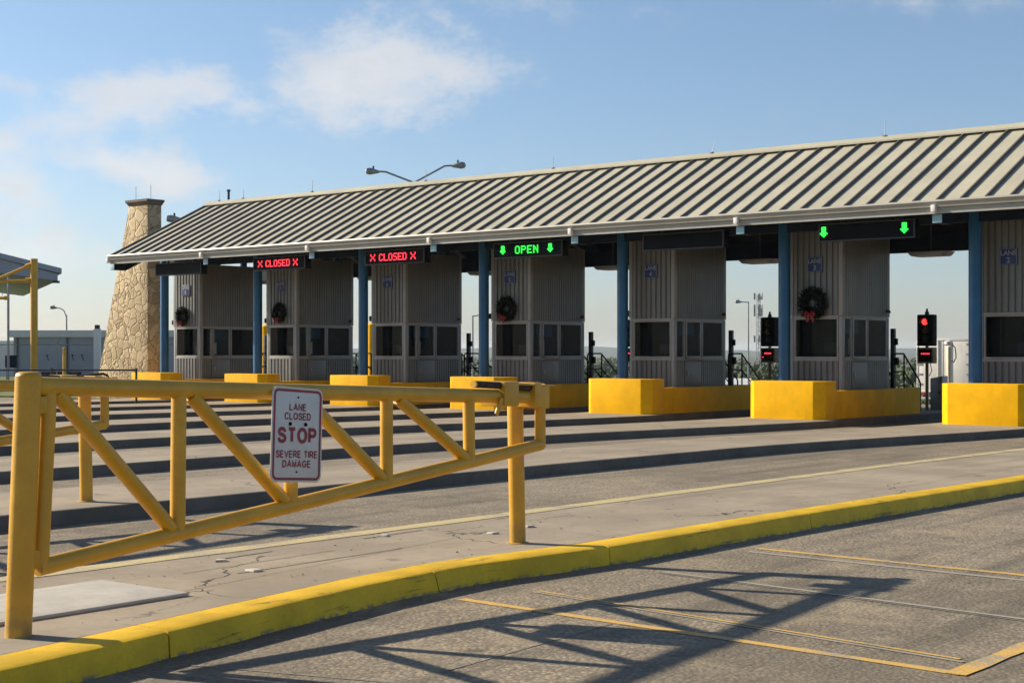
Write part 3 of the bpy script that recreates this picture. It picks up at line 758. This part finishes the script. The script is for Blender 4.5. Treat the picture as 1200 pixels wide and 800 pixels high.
# ------------------------------------------------------------------ behind each booth: mast, steps with handrails, lane signal, cabinet
def make_mast():
    t = thing('steel_mast', '', 'mast')
    MB().box(-.055, .055, -.055, .055, .14, 2.38).build('post', M['darksteel'], t, .006)
    mb = MB(); mb.box(.057, .12, -.05, .05, 1.95, 2.12); mb.build('sensor_box', M['black'], t, .008); mb = MB(); mb.box(.057, .14, -.06, .06, 1.42, 1.62)
    mb.build('sensor_box', M['black'], t, .008)
    return t
def make_steps():
    t = thing('access_steps', '', 'steps')
    mb = MB(); mb.box(-.55, .30, -.25, .55, .76, .80)
    for k in range(4): mb.box(-.45, .30, .56+.24*k, .80+.24*k, .62-.155*k, .66-.155*k)
    mb.build('tread', M['darksteel'], t)
    for x in (-.47, .28):
        mb = MB(); r_ = .022
        mb.path([(x, -.2, .80), (x, -.2, 1.66), (x, -.17, 1.72), (x, .50, 1.72), (x, .56, 1.68), (x, 1.50, .98), (x, 1.54, .90), (x, 1.54, .15)], r_, 8)
        mb.tube((x, .53, .80), (x, .53, 1.70), r_, seg=8); mb.tube((x, -.2, 1.25), (x, .53, 1.25), r_*.8, seg=8); mb.tube((x, .53, 1.25), (x, 1.54, .52), r_*.8, seg=8)
        mb.build('handrail', M['black'], t)
    return t
def make_signal(lit):
    t = thing('lane_signal', '', 'traffic light')
    MB().tube((0, 0, .14), (0, 0, 1.95), .045, seg=12).build('post', M['gold'], t)
    h = MB().box(-.235, .235, -.14, .14, 1.93, 2.80).build('housing', M['black'], t, .03)
    for k, z in enumerate((2.60, 2.365, 2.13)):
        mt = M['lampred'] if (lit and k == 0) else (M['darkred'], M['amber'], M['room'])[k]
        MB().lathe([(.001, -.165), (.05, -.16), (.085, -.145), (.085, -.135)], (0, 0, z), 18, 'y').build('lens', mt, h)
        mb = MB(); n = 14
        for j in range(n):                       # hooded visor
            a0, a1 = R(-20+220*j/n), R(-20+220*(j+1)/n)
            pr = []
            for a, yy in ((a0, -.142), (a1, -.142), (a1, -.27), (a0, -.27)): pr.append((math.cos(a)*.105, yy, z+math.sin(a)*.105))
            mb.quad(*pr)
        mb.build('visor', M['black'], h)
    mb = MB(); mb.lathe([(.06, 2.80), (.06, 2.86), (.03, 2.90), (.03, 2.95), (.012, 2.97)], (0, 0, 0), 10)
    mb.build('finial', M['darksteel'], t)
    d = MB().box(-.235, .235, -.13, .13, 1.45, 1.89).build('fare_display', M['gold'], t, .012)
    MB().box(-.19, .19, -.138, -.131, 1.50, 1.84).build('screen', M['ledpanel'], d)
    mb = MB()
    if lit:
        for k in range(5): mb.box(-.11+k*.052, -.072+k*.052, -.145, -.139, 1.70, 1.735)
    else:
        mb.box(-.10, .12, -.145, -.139, 1.71, 1.745); mb.box(-.17, -.13, -.145, -.139, 1.60, 1.625)
    mb.build('digits', M['ledred'], d)
    MB().path([(.10, 0, 1.45), (.13, .02, 1.25), (.05, .03, 1.10)], .012, 6).build('cable', M['black'], t)
    return t
def make_cab():
    t = thing('equipment_cabinet', '', 'cabinet')
    mb = MB().prism([(-.17, .14), (.19, .14), (.19, 1.10), (-.17, 1.03)], lambda p: Vector((p[0], -.18, p[1])), lambda p: Vector((p[0], .18, p[1]))).build('case', M['steel'], t, .012)
    MB().box(-.13, .15, -.192, -.182, .22, .96).build('door', M['steel'], t, .004)
    MB().box(.10, .13, -.205, -.193, .60, .68).build('handle', M['black'], t)
    return t
mast0, step0, cab0 = make_mast(), make_steps(), make_cab()
sig_on, sig_off = make_signal(True), make_signal(False)
used = set()
def place(o, loc):
    if o.name in used: o = copy_tree(o)
    else: used.add(o.name)
    o.location = loc; return o
for i in range(6):
    n = LANE[i]
    if i == 5: pos = 'beside the white trailer'
    tag(place(mast0, (CX[i]+1.20, 37.42, 0)), 'thin dark steel mast standing behind the LANE %d booth' % n, 'mast', 'steel masts behind the booths')
    tag(place(step0, (CX[i]+1.06, 37.25, 0)), 'black steel steps with handrails behind the LANE %d booth' % n, 'steps', 'stair rails behind the booths')
    s = place(sig_on if i == 5 else sig_off, (CX[i]+1.03, 39.9, 0))
    tag(s, 'black lane signal with its red lamp lit, in front of the white trailer' if i == 5 else 'unlit black lane signal with red digits past the LANE %d booth' % n, 'traffic light', 'lane signals past the booths')
    tag(place(cab0, (CX[i]+1.13, 40.45, 0)), 'grey metal cabinet below the lane signal past the LANE %d booth' % n, 'cabinet', 'grey cabinets at the island ends')
# canopy lights
def make_light():
    t = thing('canopy_light', '', 'light')
    MB().prism([(-.42, .0), (.42, .0), (.52, .10), (-.52, .10)], lambda p: Vector((p[0], -.3, p[1])), lambda p: Vector((p[0], .3, p[1]))).build('housing', M['steel'], t, .01)
    MB().box(-.40, .40, -.28, .28, -.012, -.002).build('diffuser', M['paper'], t)
    MB().tube((0, 0, .10), (0, 0, 1.6), .02, seg=8).build('stem', M['darksteel'], t)
    return t
li0 = make_light()
for i in range(6):
    tag(place(li0, (CX[i]+2.62, 36.6, 4.20)), 'flat light box hanging under the canopy between the LANE %d and LANE %d booths' % (LANE[i], LANE[i+1]), 'light', 'light boxes under the canopy')

# ------------------------------------------------------------------ stone pylon
t = thing('stone_pylon', 'tapered tan fieldstone pylon with dark cap at the left end of the roof', 'pylon', (-46.9, 34.3, 0))
prof = [(-1.72, 0), (1.54, 0), (1.54, 7.12), (.44, 7.12)]
MB().prism(prof, lambda p: Vector((p[0], 0, p[1])), lambda p: Vector((p[0], .62, p[1]))).build('shaft', M['stone'], t, .02)
mb = MB(); mb.prism([(.43, 7.12), (1.55, 7.12), (1.60, 7.24), (.34, 7.24)], lambda p: Vector((p[0], -.01, p[1])) if p[1] < 7.2 else Vector((p[0], -.07, p[1])), lambda p: Vector((p[0], .63, p[1])) if p[1] < 7.2 else Vector((p[0], .68, p[1])))
mb.box(.32, 1.62, -.09, .70, 7.242, 7.33)
mb.build('cap', M['cap'], t)
for x in (.45, 1.33): MB().tube((x, .3, 7.31), (x, .3, 7.88), .010, seg=6).build('lightning_rod', M['steel'], t)

# ------------------------------------------------------------------ swing gates
GR = R(93.85)
def make_gate():
    t = thing('swing_gate', '', 'gate')
    mb = MB(); mb.tube((0, 0, -.02), (.070, 0, 1.465), .074, seg=32); mb.lathe([(.074, 1.462), (.068, 1.482), (.05, 1.49), (.001, 1.492)], (.070, 0, 0), 32)
    mb.build('hinge_post', M['gate'], t, ang=50)
    def rail(name, a, b, r_, y=0): return MB().tube((a[0], y, a[1]), (b[0], y, b[1]), r_, seg=24).build(name, M['gate'], t, ang=50)
    rail('top_rail', (.10, 1.408), (5.02, 1.232), .055)
    rail('bottom_rail', (.13, .372), (5.20, .826), .051)
    top = lambda u: 1.412-.0358*u
    bot = lambda u: .361+.0895*u
    for u, du in ((.150, .060), (1.184, .012), (2.20, 0), (3.206, 0), (4.213, -.01)): rail('upright', (u, bot(u)), (u+du, top(u)), .048)
    MB().path([(5.20, 0, .80), (5.20, 0, 1.28), (5.19, 0, 1.33)], .046, 20).build('upright', M['gate'], t, ang=50)
    for a, b in (((.26, 1.37), (1.13, .50)), ((1.29, 1.33), (2.14, .59)), ((2.33, 1.29), (3.15, .68)), ((3.33, 1.26), (4.16, .77))):
        rail('diagonal', a, b, .047)
    for z in (.42, 1.30):
        MB().box(.045+z*.045, .125+z*.045, -.035, .035, z-.05, z+.05).build('hinge', M['gate'], t, .008)
    # latch: two plates, cover strip, rusty bolt
    mb = MB(); mb.box(4.575, 4.775, -.085, .16, 1.165, 1.365); mb.build('latch_plate', M['gate'], t, .010); mb = MB(); mb.box(5.005, 5.10, -.085, .16, 1.145, 1.352)
    mb.build('latch_plate', M['gate'], t, .010)
    mb = MB(); Mx = Matrix.Rotation(R(2.0), 4, 'Y')
    mb.box(4.54, 5.27, -.08, .09, 1.50, 1.512, Mx); mb.box(5.11, 5.245, -.065, .065, 1.13, 1.325); mb.box(4.52, 4.56, -.075, -.055, 1.09, 1.24, Matrix.Translation((4.54, 0, 1.2)) @ Matrix.Rotation(R(28), 4, 'Y') @ Matrix.Translation((-4.54, 0, -1.2)))
    mb.build('latch_cover', M['gate'], t, .008)
    mb = MB(); mb.tube((4.24, -.03, 1.350), (4.60, -.03, 1.333), .028, seg=14); mb.tube((4.77, -.03, 1.325), (5.01, -.03, 1.312), .030, seg=14)
    mb.build('bolt', M['rust'], t)
    mb = MB(); mb.tube((4.225, -.03, 1.351), (4.242, -.03, 1.350), .030, seg=14)
    mb.build('bolt_tip', M['gate'], t)
    return t
def make_post():
    t = MB(); t.tube((0, 0, -.02), (-.02, -.012, 1.19), .068, seg=28)
    t.lathe([(.10, -.004), (.10, .004), (.08, .012)], (0, 0, 0), 24)
    return t
g = make_gate(); g.location = (-7.62, 4.87, .15); g.rotation_euler.z = GR
tag(g, 'nearest yellow pipe gate, carrying the LANE CLOSED STOP sign', 'gate', 'yellow swing gates')
g2 = copy_tree(g); g2.location = (-13.46, 4.69, .15)
tag(g2, 'yellow pipe gate on the next island, half hidden behind the nearest gate', 'gate', 'yellow swing gates')
po = make_post().build('gate_post', M['gate'], None, 0, (-8.10, 9.92, .15), ang=50)
tag(po, 'yellow steel post under the latch of the nearest gate', 'post', 'gate latch posts')
po2 = po.copy(); C.objects.link(po2); po2.location = (-13.94, 9.74, .15)
tag(po2, 'yellow steel post under the latch of the farther gate at left', 'post', 'gate latch posts')
# rusty bent strap left on the far gate
mb = MB(); mb.path([(0, 0, 0), (.06, .0, .03), (.30, .03, .05), (.34, .03, .03), (.39, .03, -.06)], .014, 8)
tag(mb.build('bent_strap', M['rust'], None, 0, (-13.95, 9.62, 1.47), R(70)), 'rusty bent steel strap on top of the farther gate', 'strap')

# LANE CLOSED STOP sign
t = thing('stop_sign', 'white LANE CLOSED STOP SEVERE TIRE DAMAGE sign with red border on the near gate', 'sign', (-7.62, 4.87, .15), GR)
def rrect(w_, h_, r_, n=6):
    p = []
    for cx_, cy_, a0 in ((w_/2-r_, h_/2-r_, 0), (-w_/2+r_, h_/2-r_, 90), (-w_/2+r_, -h_/2+r_, 180), (w_/2-r_, -h_/2+r_, 270)):
        for k in range(n+1):
            a = R(a0+90*k/n); p.append((cx_+r_*math.cos(a), cy_+r_*math.sin(a)))
    return p
SM = Matrix.Translation((2.170, -.082, 1.043)) @ Matrix.Rotation(R(4.2), 4, 'Y') @ Matrix.Rotation(R(-2), 4, 'X')
SW_, SH_ = .492, .640
def onS(mb): mb.bm.transform(SM); return mb
mb = MB(); mb.prism(rrect(SW_, SH_, .05), lambda p: Vector((p[0], 0, p[1])), lambda p: Vector((p[0], -.006, p[1])))
onS(mb).build('panel', M['signwhite'], t, .0015)
mb = MB(); a_ = rrect(SW_-.028, SH_-.028, .042); b_ = rrect(SW_-.062, SH_-.062, .027)
for k in range(len(a_)):
    k2 = (k+1) % len(a_)
    for y in (-.0085,): mb.quad((a_[k][0], y, a_[k][1]), (a_[k2][0], y, a_[k2][1]), (b_[k2][0], y, b_[k2][1]), (b_[k][0], y, b_[k][1]))
onS(mb).build('border', M['red'], t)
mb = MB()
for txt, cz_, cap, w_, wd in (('LANE', .187, .050, .0094, .165), ('CLOSED', .125, .050, .0094, .255), ('STOP', -.004, .110, .0245, .378), ('SEVERE TIRE', -.131, .050, .0094, .405), ('DAMAGE', -.196, .050, .0094, .275)):
    stroke_text(mb, txt, 0, cz_, cap, w_, wd, -.0086)
onS(mb).build('lettering', M['red'], t)
mb = MB()
for x, z, r_ in ((-.072, .072, .013), (.078, .072, .013), (0, .253, .006), (0, -.25, .006)): mb.lathe([(r_, -.0125), (r_, -.006)], (x, 0, z), 14, 'y')
onS(mb).build('bolt', M['black'], t)

# cover plate on the island and small chips of debris
mb = MB(); mb.box(-.46, .46, -.74, .74, 0, .022)
tag(mb.build('cover_plate', M['plate'], None, .004, (-8.46, 5.64, .151), R(1.5)), 'pale flat cover plate lying on the island by the near gate post', 'cover')
for k, (x, y, s) in enumerate(((-8.55, 7.42, .06), (-9.15, 7.6, .05), (-9.30, 9.55, .045), (-8.68, 10.28, .05), (-8.75, 10.9, .05),)):
    mb = MB(); mb.prism([(-s, -s*.7), (s*.8, -s*.8), (s, s*.5), (-s*.4, s*.8)], lambda p: Vector((*p, 0)), lambda p: Vector((p[0]*.9, p[1]*.9, .014)))
    lb = ('pale concrete chip lying flat under the STOP sign', 'small pale chip beside the yellow edge line left of the STOP sign post', 'pale chip near the edge line below the gate latch', 'pale chip on the slab just beyond the latch post',
          'farthest pale chip on the slab right of the latch post')[k]
    tag(mb.build('concrete_chip', M['wline'] if k < 5 else M['rust'], None, .002, (x, y, .152 if k < 5 else .174), k*1.1), lb, 'debris', 'chips on the island slab')
rn = random.Random(5); mb = MB()
for k in range(700):
    if k < 420: y = rn.uniform(3, 30); x = right_edge(7, y)+.04+abs(rn.gauss(0, .10)); z = 0
    else: y = rn.uniform(3, 16); x = rn.uniform(left_edge(7, y)+.2, right_edge(7, y)-.3); z = .15
    s = rn.uniform(.003, .010)
    p = [Vector((x+rn.gauss(0, s), y+rn.gauss(0, s), z+.001+abs(rn.gauss(0, s*.6)))) for _ in range(4)]
    for f in ((0, 1, 2), (0, 2, 3), (0, 3, 1), (1, 3, 2)): mb.bm.faces.new([mb.bm.verts.new(p[i]) for i in f])
tag(mb.build('grit', M['kerb']), 'grit and crumbs along the foot of the yellow kerb', 'grit', kind='stuff')

# ------------------------------------------------------------------ left edge: guard rail, clearance frame, fence, building, far canopy
t = thing('guard_rail', 'thin dark pipe guard rail in front of the stone pylon', 'railing', (-41.6, 31.0, 0), R(39.45))
mb = MB(); mb.tube((-5.6, 0, 1.17), (0, 0, 1.17), .03, seg=8); mb.build('rail', M['darksteel'], t)
for x in (0, -2.8, -5.6): MB().tube((x, 0, 0.0), (x, 0, 1.24), .038, seg=8).build('post', M['darksteel'], t)
t = thing('clearance_gantry', 'tall yellow pipe frame post with braced arm at the left edge', 'clearance gantry', (-59.68, 38.95, 0), R(39.45))
MB().tube((0, 0, 0), (0, 0, 5.93), .16, seg=20).build('post', M['gate'], t)
MB().tube((-.1, 0, 5.68), (-1.9, 0, 4.92), .065, seg=12).build('brace', M['gate'], t)
MB().tube((-.1, 0, 4.95), (-7.0, 0, 4.75), .076, seg=12).build('arm', M['gate'], t)
for z in (5.64, 4.97): MB().tube((-.36, 0, z-.08 if z > 5 else z-.02), (-.14, 0, z), .13, seg=12).build('coupling', M['gate'], t)
t = thing('clearance_bar', 'yellow bar hung on chains below the arm of the tall yellow post', 'clearance bar', (-59.68, 38.95, 0), R(39.45))
mb = MB(); mb.tube((-6.4, -.3, 4.10), (-1.20, -.3, 4.17), .07, seg=10); mb.lathe([(.02, -.09), (.10, -.07), (.10, .07), (.02, .09)], (-1.15, -.3, 4.175), 10, 'x'); mb.build('bar', M['gate'], t)
for x in (-1.34, -3.5): MB().tube((x, -.3, 4.17), (x, -.02, 4.9), .014, seg=6).build('chain', M['steel'], t)
# chain-link fence
t = thing('chain_link_fence', 'galvanised chain link fence with slanted barb arms on the left lawn', 'fence', (-62.26, 45.9, 0), R(39.45))
for k in range(6):
    x = -14+k*3.5
    mb = MB(); mb.tube((x, 0, -.1), (x, 0, 2.2), .035, seg=8); mb.tube((x, 0, 2.18), (x+.20, 0, 2.52), .022, seg=6)
    mb.build('post', M['wire'], t)
mb = MB(); mb.tube((-14, 0, 2.14), (3.5, 0, 2.14), .022, seg=6); mb.tube((-14, 0, .12), (3.5, 0, .12), .012, seg=6)
for x, z in ((.06, 2.27), (.12, 2.37), (.19, 2.48)): mb.tube((-14+x, 0, z), (3.5+x, 0, z), .006, seg=4)
mb.build('rail', M['wire'], t)
mb = MB(); nn = 118
for k in range(nn):
    x0 = -14+k*.15
    for s in (-1, 1):
        xa, xb = x0, x0+s*2.0
        z0, z1 = .13, 2.13
        if xb > 3.5: z1 = .13+2*(3.5-xa)/2.0; xb = 3.5
        if xb < -14: z1 = .13+2*(xa+14)/2.0; xb = -14
        mb.quad((xa-.004, 0, z0), (xa+.004, 0, z0), (xb+.004, 0, z1), (xb-.004, 0, z1))
mb.build('mesh', M['wire'], t)
# grey service building
t = thing('service_building', 'low grey metal clad building behind the chain link fence', 'building', (-93.1, 65.8, 0), R(39.45))
MB().box(-5.9, 7.5, 0, 9, -1.8, 2.85).build('wall', M['grey'], t)
MB().box(-6.2, 7.8, -.3, 9.3, 2.852, 3.36).build('roof', M['greyroof'], t, .03)
MB().box(-10, -5.902, .4, 8, -1.8, 2.6).build('side_wing', M['white'], t)
for x0, x1 in ((-3.9, -2.1), (-1.9, -1.0), (.2, 1.5)): MB().box(x0, x1, -.05, .02, -1.7, .35).build('door', M['room'], t)
for x in (-5.6, -2.0, 1.8): MB().tube((x, -.08, -1.6), (x, -.08, 2.84), .06, seg=8).build('downpipe', M['darksteel'], t)
for x in (-3.4, -1.6, -.9, 1.4):
    MB().path([(x, -.05, 1.55), (x, -.35, 1.6), (x+.2, -.6, 1.2)], .035, 6).build('wall_lamp', M['black'], t)
t = thing('utility_pillar', 'slim white utility pillar with dark cap left of the stone pylon', 'pillar', (-59.2, 41.95, 0), R(39.45))
MB().box(-.14, .14, -.14, .14, 0, 2.84).build('shaft', M['white'], t, .01); MB().box(-.10, .10, -.10, .10, 2.842, 3.02).build('cap', M['darksteel'], t, .02)
mb = MB(); mb.tube((0, 0, 0), (0, 0, 1.86), .075, seg=14); mb.lathe([(.075, 1.86), (.06, 1.91), (.001, 1.94)], (0, 0, 0), 14)
tag(mb.build('bollard', M['gate'], None, 0, (-56.9, 38.63, .05)), 'slim yellow bollard in front of the grey building', 'bollard')
tag(MB().tube((0, 0, 0), (0, 0, 5.2), .055, seg=10).build('metal_pole', M['steel'], None, 0, (-62.6, 39.5, .05)), 'thin grey metal pole left of the tall yellow post', 'pole')
t = thing('notice_board', 'dark square board on short legs by the fence', 'board', (-63.2, 40.0, 0), R(39.45))
MB().box(-.25, .29, -.03, .03, 1.04, 1.62).build('panel', M['beam'], t, .01)
for x in (-.2, .24): MB().tube((x, .05, 0), (x, .05, 1.1), .025, seg=6).build('leg', M['steel'], t)
t = thing('inspection_canopy', 'grey canopy roof corner with blue column at the left edge', 'canopy', (-64.85, 43.76, 0), R(61.5))
f = lambda y: (lambda p: Vector((p[0], y, p[1])))
MB().prism([(-14, 5.90), (-7, 7.60), (-3.1, 6.66), (.10, 5.90), (.10, 5.62), (-3.1, 6.38), (-7, 7.32), (-14, 5.62)], f(0), f(22)).build('roof', M['fascia'], t, .04)
MB().prism([(-13.8, 5.63), (-7, 7.31), (-3.1, 6.37), (-.08, 5.63), (-.08, 5.28), (-3.1, 5.66), (-7, 6.1), (-10.8, 5.66), (-13.8, 5.28)], f(.12), f(21.9)).build('fascia', M['fascia'], t)
MB().tube((-.35, .0, 5.22), (.0, .0, 5.22), .06, seg=10).build('downpipe', M['darksteel'], t)
for x, y in ((-3.05, 1), (-11, 1), (-3.05, 20.5), (-11, 20.5)): MB().tube((x, y, -.1), (x, y, 5.8), .20, seg=16).build('column', M['blue'], t)
# street lamps
def lamp(name, loc, h, arms, rz, label, mat='steel', r_=.09, group='street lamps'):
    t = thing(name, label, 'street lamp', loc, rz, group)
    MB().tube((0, 0, 0), (0, 0, h), r_, r_*.7, 12).build('pole', M[mat], t)
    for dx, dz, curved in arms:
        if curved: pts = [(0, 0, h-.25), (dx*.25, 0, h+dz*.55), (dx*.6, 0, h+dz*.9), (dx, 0, h+dz)]
        else: pts = [(0, 0, h-.05), (dx*.82, 0, h+dz), (dx, 0, h+dz+.02)]
        MB().path(pts, .045, 8).build('arm', M[mat], t)
        s = 1 if dx > 0 else -1
        hd = MB().lathe([(.03, -.02), (.07, .05), (.12, .25), (.17, .45), (.14, .62), (.02, .68)], (0, 0, 0), 12, 'x')
        if s < 0: hd.bm.transform(Matrix.Diagonal((-1, 1, 1, 1)))
        hd.bm.transform(Matrix.Translation((dx, 0, h+dz)) @ Matrix.Rotation(-s*R(4), 4, 'Y'))
        hd.build('lamp_head', M['steel'], t)
        MB().tube((dx+s*.3, 0, h+dz+.15), (dx+s*.3, 0, h+dz+.28), .045, seg=8).build('photocell', M['darksteel'], t)
    return t
lamp('street_lamp', (-49.33, 52.65, gz(-49.33, 52.65)), 9.82-gz(-49.33, 52.65), [(-1.62, .46, False), (1.78, .74, False)], R(39.45), 'twin arm street lamp rising behind the canopy roof')
lamp('street_lamp', (-54.4, 43.3, 0), 7.55, [(-.28, .14, False)], R(39.45), 'street lamp head peeking over the left slope of the canopy roof', r_=.06)
lamp('street_lamp', (-120.57, 82.09, 0), 5.2, [(-.85, .65, True)], R(39.45), 'small curved arm street lamp above the grey building')
lamp('street_lamp', (-77.34, 130.62, -6), 12.75, [(-.65, -.03, False)], R(39.45), 'straight street lamp seen between the LANE 4 and LANE 3 booths')
lamp('street_lamp', (-78.64, 90.7, gz(-78.6, 90.7)), 4.65-gz(-78.6, 90.7), [(.62, .04, False)], R(39.45), 'street lamp seen left of the LANE 5 booth')
# lattice radio mast
t = thing('radio_mast', 'distant lattice radio mast with antennas on the horizon', 'mast', (-214.4, 367.5, -6), R(39.45))
mb = MB(); hM = 23.8; wM = .75
for k in range(3):
    a = R(120*k+20); mb.tube((wM*math.cos(a), wM*math.sin(a), 0), (wM*.7*math.cos(a), wM*.7*math.sin(a), hM), .10, seg=5)
for k in range(20):
    z0, z1 = hM*k/20, hM*(k+1)/20
    for j in range(3):
        a, b = R(120*j+20), R(120*(j+1)+20)
        if k % 2: a, b = b, a
        mb.tube((wM*.85*math.cos(a), wM*.85*math.sin(a), z0), (wM*.85*math.cos(b), wM*.85*math.sin(b), z1), .06, seg=4)
mb.build('lattice', M['steel'], t)
for z in (23.2, 20.0, 18.6, 11.5):
    for j in range(3):
        a = R(120*j+70)
        MB().box(-.25, .25, -.15, .15, -.9, .9, Matrix.Translation((1.15*math.cos(a), 1.15*math.sin(a), z)) @ Matrix.Rotation(a, 4, 'Z')).build('antenna', M['steel'], t)
for x, y, h, sd in ((-43.75, 44.3, 2.88, 'LANE 6'), (-49.35, 43.55, 2.86, 'LANE 7')):
    mb = MB(); mb.tube((0, 0, 0), (0, 0, h), .27, seg=18); mb.lathe([(.27, h), (.2, h+.06), (.001, h+.09)], (0, 0, 0), 18)
    tag(mb.build('bollard', M['block'], None, 0, (x, y, gz(x, y))), 'tall thick yellow bollard seen just left of the %s booth' % sd, 'bollard', 'tall yellow bollards past the booths')

# ------------------------------------------------------------------ beyond lane 2: trailer and pole
zt = gz(-28.8, 66)
t = thing('box_trailer', 'white box trailer seen from behind beyond the red lane signal', 'trailer', (-28.85, 66, zt))
hT = 2.38-zt; fl = 1.15
MB().box(-1.3, 1.3, .02, 13, fl, hT).build('body', M['trailer'], t, .03)
for s in (-1, 1):
    x0, x1 = sorted((s*.02, s*1.22))
    d = MB().box(x0, x1, -.03, .018, fl+.08, hT-.10).build('door', M['trailer'], t, .01)
    mb = MB()
    for xx in (s*.28,): mb.tube((xx, -.06, fl+.05), (xx, -.06, hT-.08), .022, seg=6)
    mb.build('lock_rod', M['trailer'], d)
    mb = MB()
    for k in range(5):
        z = fl+.35+k*(hT-fl-.6)/4; xa, xb = sorted((s*1.05, s*1.30)); mb.box(xa, xb, -.055, -.032, z-.04, z+.04)
    mb.build('hinge', M['steel'], d)
mb = MB(); mb.box(-1.28, 1.28, -.05, .0, hT-.09, hT+.01); mb.box(-1.28, 1.28, -.05, .0, fl-.02, fl+.075); mb.box(-1.315, -1.23, -.045, .0, fl+.08, hT-.1); mb.box(1.23, 1.315, -.045, .0, fl+.08, hT-.1)
mb.build('door_frame', M['trailer'], t, .01)
mb = MB(); mb.box(-1.2, 1.2, -.12, .0, .42, .56); mb.box(-.8, -.7, -.05, .05, .56, fl); mb.box(.7, .8, -.05, .05, .56, fl); mb.box(-1.2, 1.2, -.10, .0, .80, .90)
mb.build('bumper', M['steel'], t, .01)
for s in (-1, 1):
    MB().box(s*1.0-.18, s*1.0+.18, -.08, -.052, fl-.16, fl-.05).build('tail_lamp', M['tail'], t, .01)
    for y in (1.6, 2.9):
        w_ = MB().lathe([(.35, -.28), (.50, -.25), (.52, -.1), (.52, .1), (.50, .25), (.35, .28)], (s*.95, y, .52), 20, 'x').build('wheel', M['tyre'], t)
        MB().lathe([(.30, -.26), (.30, .285)], (s*.95, y, .52), 16, 'x').build('rim', M['steel'], w_)
    MB().box(s*.9-.3, s*.9+.3, .95, .98, .12, .85).build('mud_flap', M['black'], t)
t = thing('camera_pole', 'cream pole with a small white lamp head and hanging cable before the trailer', 'pole', (-19.12, 44.1, 0), R(39.45))
MB().tube((0, 0, 0), (0, 0, 1.92), .07, seg=12).build('pole', M['cream'], t)
mb = MB(); mb.lathe([(.01, .16), (.12, .12), (.13, .04), (.07, .0)], (-.03, 0, 1.96), 12); mb.path([(-.18, 0, 2.02), (-.05, -.02, 2.06), (.1, 0, 2.0)], .03, 6); mb.build('head', M['white'], t)
MB().path([(.06, -.03, 2.02), (.17, -.05, 1.9), (.20, -.05, 1.6), (.12, -.06, 1.45), (.06, -.06, 1.5)], .016, 6).build('cable', M['darksteel'], t)
t = thing('island_railing', 'low dark pipe railing behind the LANE 2 crash block', 'railing', (-17.3, 41.4, 0))
mb = MB(); mb.tube((0, 0, .95), (2.8, 0, .95), .03, seg=8); mb.build('rail', M['darksteel'], t)
for x in (0, 1.4, 2.8): MB().tube((x, 0, 0), (x, 0, .95), .03, seg=8).build('post', M['darksteel'], t)

# ------------------------------------------------------------------ far side: cars, sheds, scrub woodland
def car(x, y, rz, label):
    t = thing('parked_car', label, 'car', (x, y, gz(x, y)), rz, 'cars parked beyond the plaza')
    prof = [(-2.1, .35), (2.1, .35), (2.15, .75), (1.2, .95), (.55, 1.42), (-1.1, 1.45), (-1.9, .98), (-2.15, .85)]
    MB().prism(prof, lambda p: Vector((p[0], -.85, p[1])), lambda p: Vector((p[0], .85, p[1]))).build('body', M['carwhite'], t, .06)
    MB().prism([(1.05, .98), (.5, 1.36), (-1.05, 1.38), (-1.7, 1.0)], lambda p: Vector((p[0], -.862, p[1])), lambda p: Vector((p[0], .862, p[1]))).build('window', M['cardark'], t)
    for xx in (-1.35, 1.35):
        for yy in (-.8, .8): MB().lathe([(.2, -.1), (.33, -.1), (.33, .1), (.2, .1)], (xx, yy, .33), 14, 'y').build('wheel', M['tyre'], t)
for a in ((-63, 112, .3, 'white car farthest left below the radio mast'), (-59.5, 110.5, 2.9, 'white car nearest the LANE 3 crash block in the far car park')): car(*a)
t = thing('white_shed', 'small white shed among the trees below the straight street lamp', 'shed', (-105, 172, -5.6), R(20))
MB().box(-3, 3, -2, 2, 0, 3.2).build('wall', M['white'], t)
MB().prism([(-2.3, 3.21), (0, 4.0), (2.3, 3.21)], lambda p: Vector((-3.2, p[0], p[1])), lambda p: Vector((3.2, p[0], p[1]))).build('roof', M['greyroof'], t)
MB().box(-.5, .5, -2.03, -2.002, 0, 2.1).build('door', M['grey'], t)
rw = random.Random(3); mb = MB(); bmw = mb.bm
for k in range(2600):
    y = 120*(9.0**rw.random()); ratio = rw.uniform(-1.45, -.15); x = ratio*y
    if y < 150 and -76 < x < -50: continue
    base = gz(x, y)-.3; hh = rw.uniform(2.2, 5.4)*(1 if y > 200 else .75); rr = rw.uniform(1.6, 3.6)
    n = 46 if y < 300 else 22
    for _ in range(n):
        u = Vector([rw.gauss(0, 1) for _ in range(3)]).normalized()*(rw.random()**.35)
        c = Vector((x+u.x*rr, y+u.y*rr, base+hh*.52+u.z*hh*.5))
        d = Vector([rw.gauss(0, 1) for _ in range(3)]).normalized(); s = d.orthogonal().normalized(); q = rw.uniform(.25, .7)*(1 if y < 300 else 1.7)
        e = d.cross(s)
        v = [bmw.verts.new(c+s*q), bmw.verts.new(c+e*q*.8), bmw.verts.new(c-s*q*.9), bmw.verts.new(c-e*q*.7)]
        bmw.faces.new(v)
me = bpy.data.meshes.new('woodland'); bmw.to_mesh(me); bmw.free(); me.materials.append(M['wood'])
wo = bpy.data.objects.new('woodland', me); C.objects.link(wo)
tag(wo, 'dark green scrub woodland stretching to the horizon beyond the booths', 'woodland', kind='stuff')
